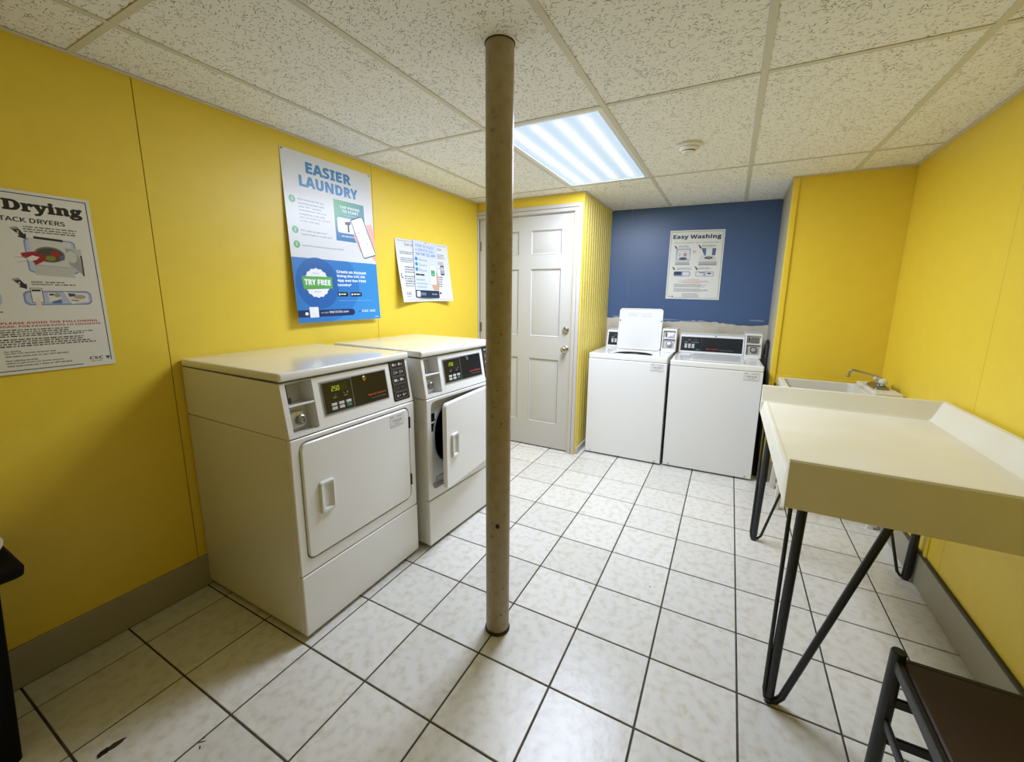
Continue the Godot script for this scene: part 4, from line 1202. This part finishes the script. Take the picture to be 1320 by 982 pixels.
func ceiling_light() -> void:
	var t := thing("ceiling_light", "lit fluorescent troffer with four tubes set in the ceiling grid", "ceiling light", Vector3(0.492, H, -1.9815))
	var w := 0.585; var d := 1.222
	var g := Geo.new()
	g.loft([Geo.xz(Geo.rr(w, d, 0.0, 1), 0.09), Geo.xz(Geo.rr(w, d, 0.0, 1), 0.0035), Geo.xz(Geo.rr(w - 0.002, d - 0.002, 0.0, 1), 0.002), Geo.xz(Geo.rr(w - 0.05, d - 0.05, 0.0, 1), 0.002), Geo.xz(Geo.rr(w - 0.054, d - 0.054, 0.0, 1), 0.008), Geo.xz(Geo.rr(w - 0.054, d - 0.054, 0.0, 1), 0.085)])
	obj("fixture_frame", g, M.fixture_white, t)
	var p := Paint.new(256, 512, Color.BLACK)
	for x in 256:
		var f := (x + 0.5) / 256.0
		var b := 0.0
		for c in [0.135, 0.375, 0.62, 0.855]:
			b = maxf(b, exp(-pow((f - c) / 0.062, 2.0) * 1.2))
		for y in 512:
			var e := smoothstep(0.0, 0.06, minf(y, 511 - y) / 512.0)
			p.im.set_pixel(x, y, hexc("8db3da").lerp(Color(1, 1, 1), b * (0.35 + 0.65 * e)))
	var lm := mat("light_lens", hexc("dfe6ee"), 0.5)
	lm.emission_enabled = true; lm.emission_texture = p.tex(); lm.emission = Color.BLACK
	lm.emission_energy_multiplier = LENS
	lm.texture_repeat = false
	g = Geo.new()
	g.xf = Transform3D(Basis(Vector3.RIGHT, Vector3.BACK, Vector3.DOWN), Vector3.ZERO)
	g.print_plate(0, 0, w - 0.056, d - 0.056, -0.009, -0.006)
	obj("light_diffuser", g, lm, t)
	var a := AreaLight3D.new()
	a.name = "tube_light"
	a.area_size = Vector2(w - 0.06, d - 0.06)
	a.area_normalize_energy = true
	a.light_energy = LAMP
	a.light_color = LAMP_COLOR
	a.shadow_enabled = true
	a.area_range = 12.0
	a.rotation.x = -PI / 2
	t.add_child(a)
	a.position = Vector3(0, 0.004, 0)

func smoke_detector() -> void:
	var t := thing("smoke_detector", "round white smoke detector on the ceiling right of the light", "smoke detector", Vector3(1.092, H + 0.003, -2.03))
	var g := Geo.new()
	g.lathe(Vector3(0, 0, 0), Vector3.DOWN, [Vector2(0.066, 0), Vector2(0.067, 0.006), Vector2(0.064, 0.014), Vector2(0.055, 0.017)], 40)
	obj("base", g, M.detector, t)
	g = Geo.new()
	g.lathe(Vector3(0, -0.0165, 0), Vector3.DOWN, [Vector2(0.05, 0), Vector2(0.05, 0.008), Vector2(0.043, 0.015), Vector2(0.034, 0.017)], 40)
	obj("body", g, M.detector, t)
	g = Geo.new()
	g.lathe(Vector3(0, -0.033, 0), Vector3.DOWN, [Vector2(0.031, 0), Vector2(0.031, 0.005)], 32)
	obj("vent", g, M.gap_dark, t)
	g = Geo.new()
	g.lathe(Vector3(0, -0.0375, 0), Vector3.DOWN, [Vector2(0.032, 0), Vector2(0.03, 0.004), Vector2(0.02, 0.006)], 32)
	obj("cap", g, M.detector, t)

func sheet_thing(n: String, label: String, g: Geo, m: Material, tacks: Array, group := "") -> void:
	var o := obj(n, g, m, null, 60.0)
	tag(o, label, "poster" if n == "poster" else "flyer", group)
	for c in tacks:
		var q := Geo.new()
		q.lathe(c, Vector3.RIGHT, [Vector2(0.0045, -0.002), Vector2(0.0045, 0.001), Vector2(0.002, 0.003)], 12)
		obj("tack", q, M.steel, o)

func posters() -> void:
	var x := XL + 0.0025
	var g := Geo.new()
	g.sheet(Vector3(x, 1.742, 0.36), Vector3(x, 1.742, -0.1), Vector3(x, 1.13, -0.1), Vector3(x, 1.13, 0.36), Vector3.RIGHT, func(u, v): return 0.004 * v * v + 0.002 * sin(u * 5.0), 0.0015)
	sheet_thing("poster", "cream sheet with large black Drying heading on the yellow wall left of the dryers", g, printed("poster_drying", poster_drying(), 0.35), [], "instruction posters on the left wall")
	g = Geo.new()
	g.sheet(Vector3(x, 2.163, -0.876), Vector3(x, 2.165, -1.489), Vector3(x, 1.246, -1.489), Vector3(x, 1.246, -0.876), Vector3.RIGHT, func(u, v): return 0.044 * pow(v, 1.3) * (1.0 - 0.18 * u) - 0.006 * v * sin(u * PI), 0.0015, 10, 18)
	sheet_thing("poster", "tall white and blue EASIER LAUNDRY poster curling off the wall above the dryers", g, printed("poster_laundry", poster_laundry(), 0.3), [Vector3(x + 0.002, 2.155, -0.886), Vector3(x + 0.002, 2.157, -1.475)], "instruction posters on the left wall")
	g = Geo.new()
	g.sheet(Vector3(x, 1.803, -1.692), Vector3(x, 1.810, -2.306), Vector3(x, 1.357, -2.306), Vector3(x, 1.352, -1.692), Vector3.RIGHT, func(u, v): return pow(v, 1.3) * (0.008 + 0.054 * pow(clampf(absf(u - 0.53) / 0.5 - 0.12, 0.0, 1.0) / 0.88, 1.3)), 0.0015, 16, 12)
	sheet_thing("poster", "wide white poster half hidden by a pale blue flyer near the door", g, printed("poster_service", poster_service(), 0.6), [], "instruction posters on the left wall")
	g = Geo.new()
	g.sheet(Vector3(x + 0.003, 1.813, -1.876), Vector3(x + 0.003, 1.805, -2.16), Vector3(x + 0.003, 1.381, -2.16), Vector3(x + 0.003, 1.386, -1.872), Vector3.RIGHT, func(u, v): return 0.018 * v + 0.004 * absf(2.0 * u - 1.0) * v, 0.001, 8, 12)
	sheet_thing("flyer", "narrow pale blue flyer with navy foot pinned over the wide white poster", g, printed("flyer", flyer_print(), 0.6), [Vector3(x + 0.0045, 1.80, -2.02)])
	# on the blue wall
	var turn := atan2(0.10, 1.435)
	var b := Basis(Vector3.UP, turn)
	var o := Vector3(0.255, 0, -3.655)
	g = Geo.new()
	var at := func(px: float, py: float) -> Vector3: return o + b * Vector3((px - 0.255) / cos(turn), py, 0.0045)
	g.sheet(at.call(0.81, 2.02), at.call(1.272, 2.012), at.call(1.272, 1.383), at.call(0.808, 1.39), b * Vector3.BACK, func(u, v): return 0.003 * v, 0.0015, 4, 6)
	var p := obj("poster", g, printed("poster_washing", poster_washing(), 0.4), null, 60.0)
	tag(p, "white Easy Washing instruction sheet on the blue wall above the washers", "poster")

func folding_table() -> void:
	var t := thing("folding_table", "cream moulded folding table with raised rims on black hairpin legs", "table", Vector3(1.95, 0, -1.42))
	var o := Vector3(-1.95, 0, 1.42)
	var g := Geo.new(); g.xf = Transform3D(Basis(), o)
	# deck with rolled front lip (towards the room), swept along z
	g.prism(PackedVector2Array([Vector2(1.61, 0.788), Vector2(1.5745, 0.788), Vector2(1.5705, 0.794), Vector2(1.579, 0.850), Vector2(1.5825, 0.858), Vector2(1.589, 0.8605), Vector2(1.597, 0.860), Vector2(1.606, 0.8555), Vector2(2.27, 0.8545), Vector2(2.27, 0.788)]), Vector3(0, 0, -2.01), Vector3.RIGHT, Vector3.UP, Vector3(0, 0, 1.18))
	obj("table_deck", g, M.table_resin, t)
	g = Geo.new(); g.xf = Transform3D(Basis(), o)
	g.loft([_rim(1.571, -0.822, 1, 0.0), _rim(1.573, -0.822, 1, 1.0), _rim(2.30, -0.822, 1, 1.0)])
	g.loft([_rim(1.571, -2.022, -1, 0.0), _rim(1.573, -2.022, -1, 1.0), _rim(2.30, -2.022, -1, 1.0)])
	var L := []
	for z in [-2.0225, -0.8215]:
		L.append(PackedVector3Array([Vector3(2.316, 0.788, z), Vector3(2.316, 0.934, z), Vector3(2.311, 0.9395, z), Vector3(2.298, 0.9395, z), Vector3(2.292, 0.936, z), Vector3(2.252, 0.864, z), Vector3(2.240, 0.8555, z), Vector3(2.240, 0.788, z)]))
	g.loft(L)
	obj("table_rim", g, M.table_resin, t)
	# hairpin legs: a stout bar and two rods meeting at each foot
	var feet := [[1.622, -0.932, 1, 1], [1.620, -2.046, 1, -1], [2.292, -2.022, -1, -1], [2.292, -0.932, -1, 1]]
	for f in feet:
		var p := Vector3(f[0], 0.014, f[1])
		var tx: float = f[0] + (0.018 if f[2] > 0 else 0.004)
		g = Geo.new(); g.xf = Transform3D(Basis(), o)
		var near: bool = f[3] > 0
		g.tube([Vector3(f[0], 0.012, f[1]), Vector3(f[0] + 0.001, 0.05, f[1]), Vector3(tx, 0.795, f[1] + (0.0 if near else 0.045))], 0.0145 if near else 0.017, 12)
		g.tube([Vector3(f[0] - 0.012 * f[2], 0.016, f[1] + 0.004), Vector3(f[0] - 0.017 * f[2], 0.05, f[1] + 0.004), Vector3(f[0] - 0.012 * f[2], 0.795, f[1] - 0.02 * f[3])], 0.0065, 10)
		if f[2] > 0 or not near: g.tube([Vector3(f[0], 0.011, f[1]), Vector3(f[0] + 0.02 * f[2], 0.012, f[1]), Vector3(f[0] + 0.036 * f[2], 0.035, f[1]), Vector3(f[0] + (0.245 if near else 0.215) * f[2], 0.795, f[1])], 0.0115 if near else 0.007, 10)
		g.cyl(Vector3(f[0], 0.0, f[1]), Vector3(f[0], 0.022, f[1]), 0.014, 0.017)
		obj("leg", g, M.black_iron, t)

func _rim(x: float, z: float, s: int, full: float) -> PackedVector3Array:
	# cross-section of the two short rims in the zy plane; s = +1 near rim, -1 far rim
	var k := -float(s)
	var e := 0.003 * (1.0 - full)
	return PackedVector3Array([Vector3(x, 0.788 + e, z - k * -e), Vector3(x, 0.934 - e, z + k * e), Vector3(x, 0.9395 - e, z + k * 0.005), Vector3(x, 0.9395 - e, z + k * 0.016), Vector3(x, 0.936 - e, z + k * 0.022), Vector3(x, 0.866 - e, z + k * 0.055), Vector3(x, 0.8555, z + k * 0.066), Vector3(x, 0.788 + e, z + k * 0.066)])

func laundry_tub() -> void:
	var t := thing("laundry_tub", "off-white plastic laundry tub in the corner behind the folding table", "sink", Vector3(2.02, 0, -2.715))
	var g := Geo.new()
	var y := 0.842
	var rr := func(w: float, d: float, cx := 0.0, r := 0.03): return Geo.rr(w, d, r, 3, cx, 0.0)
	g.loft([Geo.xz(rr.call(0.48, 0.34), 0.48), Geo.xz(rr.call(0.55, 0.40), y - 0.05), Geo.xz(rr.call(0.58, 0.42, 0.0, 0.02), y - 0.045), Geo.xz(rr.call(0.585, 0.425, 0.0, 0.02), y - 0.004), Geo.xz(rr.call(0.578, 0.418, 0.0, 0.02), y), Geo.xz(rr.call(0.40, 0.375, -0.062, 0.03), y), Geo.xz(rr.call(0.39, 0.365, -0.062, 0.03), y - 0.006), Geo.xz(rr.call(0.34, 0.31, -0.05, 0.04), 0.50)])
	obj("basin", g, M.tub_resin, t)
	g = Geo.new()
	g.box(Vector3(0.155, y - 0.002, -0.206), Vector3(0.287, y + 0.022, 0.206), 0.006, 0.008, 2)
	obj("faucet_ledge", g, M.tub_resin, t)
	for s in [[-0.225, 0.165], [-0.225, -0.165], [0.225, 0.165], [0.225, -0.165]]:
		g = Geo.new()
		g.loft([Geo.xz(Geo.rr(0.034, 0.034, 0.006, 2, s[0] * 1.1, s[1] * 1.07), 0.0), Geo.xz(Geo.rr(0.04, 0.04, 0.006, 2, s[0], s[1]), 0.53)])
		obj("leg", g, M.tub_resin, t)
	# faucet: wide plate, two clear knobs, long swing spout
	var f := Node3D.new()
	f.name = "faucet"; t.add_child(f, true)
	var ly := y + 0.022
	g = Geo.new()
	g.loft([Geo.xz(Geo.rr(0.075, 0.19, 0.02, 4, 0.215, 0.0), ly - 0.001), Geo.xz(Geo.rr(0.07, 0.185, 0.02, 4, 0.215, 0.0), ly + 0.012), Geo.xz(Geo.rr(0.045, 0.16, 0.02, 4, 0.218, 0.0), ly + 0.022)])
	obj("faucet_plate", g, M.steel, f)
	g = Geo.new()
	g.lathe(Vector3(0.222, ly + 0.015, 0), Vector3.UP, [Vector2(0.017, 0), Vector2(0.017, 0.03), Vector2(0.014, 0.04), Vector2(0.012, 0.05)], 20)
	var pts := [Vector3(0.222, ly + 0.05, 0), Vector3(0.218, ly + 0.062, 0), Vector3(0.205, ly + 0.07, 0), Vector3(0.10, ly + 0.094, -0.012), Vector3(0.085, ly + 0.096, -0.014), Vector3(0.076, ly + 0.092, -0.015), Vector3(0.071, ly + 0.08, -0.016), Vector3(0.066, ly + 0.055, -0.017)]
	g.tube(pts, 0.0075, 12)
	g.cyl(pts[7] + Vector3(0.002, 0.01, 0), pts[7] + Vector3(-0.002, -0.008, 0), 0.0105, 0.0105, 14)
	obj("spout", g, M.nickel, f)
	for s in [-1, 1]:
		g = Geo.new()
		g.lathe(Vector3(0.222, ly + 0.018, s * 0.055), Vector3(0.1, 1, 0).normalized(), [Vector2(0.011, 0), Vector2(0.011, 0.012), Vector2(0.02, 0.016), Vector2(0.023, 0.026), Vector2(0.021, 0.04), Vector2(0.012, 0.046), Vector2(0.001, 0.047)], 10)
		obj("faucet_knob", g, M.clear_knob, f, 20.0)

func stool() -> void:
	var t := thing("stool", "black metal stool with dark brown seat at the lower right corner", "stool", Vector3(2.03, 0, -0.52))
	var hx := 0.18; var hz := 0.20
	var sy := 0.478
	for s in [[-1, -1], [1, -1], [-1, 1], [1, 1]]:
		var g := Geo.new()
		var a := Vector3(s[0] * (hx + 0.004), 0.0, s[1] * (hz + 0.012)); var b := Vector3(s[0] * hx, sy + 0.022, s[1] * hz)
		g.lathe(a, (b - a).normalized(), [Vector2(0.017, 0), Vector2(0.0165, (b - a).length() - 0.004), Vector2(0.0145, (b - a).length())], 20)
		obj("leg", g, M.black_iron, t)
	for s in [-1, 1]:
		for y in [0.345, 0.225]:
			var g := Geo.new()
			g.box(Vector3(-hx + 0.01, y - 0.015, s * hz - 0.005), Vector3(hx - 0.01, y + 0.015, s * hz + 0.005), 0.003)
			obj("rung", g, M.black_iron, t)
		var g := Geo.new()
		g.box(Vector3(s * hx - 0.006, 0.27, -hz + 0.01), Vector3(s * hx + 0.006, 0.294, hz - 0.01), 0.003)
		obj("side_rail", g, M.black_iron, t)
		g = Geo.new()
		g.box(Vector3(s * hx - 0.008, sy - 0.03, -hz + 0.008), Vector3(s * hx + 0.008, sy + 0.002, hz - 0.008), 0.003)
		obj("seat_rail", g, M.black_iron, t)
		g = Geo.new()
		g.box(Vector3(-hx + 0.008, sy - 0.026, s * hz - 0.008), Vector3(hx - 0.008, sy + 0.002, s * hz + 0.008), 0.003)
		obj("seat_rail", g, M.black_iron, t)
	var g := Geo.new()
	g.box(Vector3(-hx + 0.009, sy - 0.02, -hz + 0.009), Vector3(hx - 0.009, sy + 0.004, hz - 0.009), 0.004, 0.008, 3)
	obj("seat", g, M.seat_vinyl, t)

func trash_bin() -> void:
	var t := thing("trash_bin", "black plastic bin with wide flat rim at the left edge beside the wall", "trash bin", Vector3(-0.545, 0, 0.54))
	var g := Geo.new()
	g.loft([Geo.xz(Geo.rr(0.27, 0.33, 0.02, 4), 0.0), Geo.xz(Geo.rr(0.33, 0.39, 0.02, 4), 0.62), Geo.xz(Geo.rr(0.32, 0.38, 0.02, 4), 0.62), Geo.xz(Geo.rr(0.262, 0.322, 0.02, 4), 0.01)])
	obj("bin_body", g, M.black_plastic, t)
	g = Geo.new()
	g.loft([Geo.xz(Geo.rr(0.335, 0.395, 0.02, 4), 0.605), Geo.xz(Geo.rr(0.42, 0.47, 0.022, 4), 0.612), Geo.xz(Geo.rr(0.426, 0.476, 0.022, 4), 0.634), Geo.xz(Geo.rr(0.41, 0.46, 0.022, 4), 0.642), Geo.xz(Geo.rr(0.26, 0.31, 0.02, 4), 0.642), Geo.xz(Geo.rr(0.26, 0.31, 0.02, 4), 0.605)], false, false, true)
	obj("bin_rim", g, M.black_plastic, t)
	g = Geo.new()
	g.box(Vector3(-0.128, 0.622, -0.153), Vector3(0.128, 0.640, 0.153), 0.003)
	obj("bin_flap", g, M.black_plastic, t)
	var b := thing("basin", "small white round basin resting on top of the black bin", "basin", Vector3(-0.515, 0.642, 0.475))
	g = Geo.new()
	g.lathe(Vector3(), Vector3.UP, [Vector2(0.13, 0.0), Vector2(0.162, 0.03), Vector2(0.156, 0.03), Vector2(0.126, 0.005), Vector2(0.001, 0.005)], 36)
	obj("bowl", g, M.white_thing, b)
	g = Geo.new()
	var ring := []
	for i in 40: ring.append(Vector3(cos(TAU * i / 40) * 0.163, 0.03, sin(TAU * i / 40) * 0.163))
	g.tube(ring, 0.006, 8, true)
	obj("basin_rim", g, M.white_thing, b)

func hoses() -> void:
	var g := Geo.new()
	g.tube([Vector3(1.668, 0.94, -3.45), Vector3(1.672, 1.02, -3.42), Vector3(1.672, 1.055, -3.38), Vector3(1.67, 1.02, -3.33), Vector3(1.668, 0.9, -3.30), Vector3(1.667, 0.6, -3.26), Vector3(1.666, 0.3, -3.2), Vector3(1.666, 0.1, -3.12), Vector3(1.667, 0.013, -3.05)], 0.013, 10)
	tag(obj("drain_hose", g, M.rubber, null, 60.0), "black rubber hose hanging between the right washer and the yellow wall corner", "hose")
	g = Geo.new()
	g.tube([Vector3(1.745, 0.0, -2.985), Vector3(1.745, 0.40, -2.99), Vector3(1.735, 0.62, -3.0), Vector3(1.722, 0.78, -3.008)], 0.0055, 8)
	tag(obj("power_cord", g, M.rubber, null, 60.0), "thin black cord hanging down the yellow wall beside the laundry tub", "cord")

const LAMP := 6.0
const LAMP_COLOR := Color(0.865, 0.905, 1.0)
const LENS := 0.78
const EXPOSURE := 1.0

func _ready() -> void:
	rng.seed = 20250
	# camera: a wide phone lens, slightly shifted
	var cam := Camera3D.new()
	cam.name = "camera"
	add_child(cam)
	cam.position = Vector3(1.3734, 1.414, 0.5831)
	cam.basis = Basis(Vector3.UP, 0.4866) * Basis(Vector3.RIGHT, -0.1807) * Basis(Vector3.BACK, 0.0096)
	var f := 527.64
	cam.set_frustum(0.05 * 982.0 / f, Vector2(0.05 * 1.88 / f, -0.05 * 14.99 / f), 0.05, 50.0)
	cam.current = true
	var we := WorldEnvironment.new()
	we.name = "environment"
	var e := Environment.new()
	e.background_mode = Environment.BG_COLOR
	e.background_color = Color.BLACK
	e.ambient_light_source = Environment.AMBIENT_SOURCE_DISABLED
	e.tonemap_mode = Environment.TONE_MAPPER_LINEAR
	e.tonemap_exposure = EXPOSURE
	e.sdfgi_enabled = true; e.ssao_enabled = true; e.ssil_enabled = true
	we.environment = e
	add_child(we)
	make_materials()
	M.dryer_panel = dryer_panel_print(); M.led_print = led_print(); M.legend = legend_print(); M.washer_panel = washer_panel_print()
	ceiling_light()
	room()
	door()
	support_post()
	dryer("white coin dryer with shut door, standing nearest below the EASIER LAUNDRY poster", Vector3(-0.037, 0, -0.663), PI / 2, 0.0, "110-XLW")
	var a2 := deg_to_rad(87.2)
	dryer("white coin dryer with its round-cornered door hanging ajar, behind the brown post", Vector3(0.011, 0, -1.05) + Vector3(cos(a2), 0, -sin(a2)) * DW / 2, a2, deg_to_rad(7.2), "110-XLX")
	washer("white top-loading washer with its lid raised beside the beaded wall", Vector3(0.6395, 0, -2.897), deg_to_rad(0.6), true, 0.652, 0.002, "120-XLW")
	washer("white top-loading washer with closed lid at the right of the alcove", Vector3(1.312, 0, -2.925), deg_to_rad(1.6), false, 0.652, -0.010, "109-XLW")
	folding_table()
	laundry_tub()
	stool()
	trash_bin()
	posters()
	smoke_detector()
	hoses()
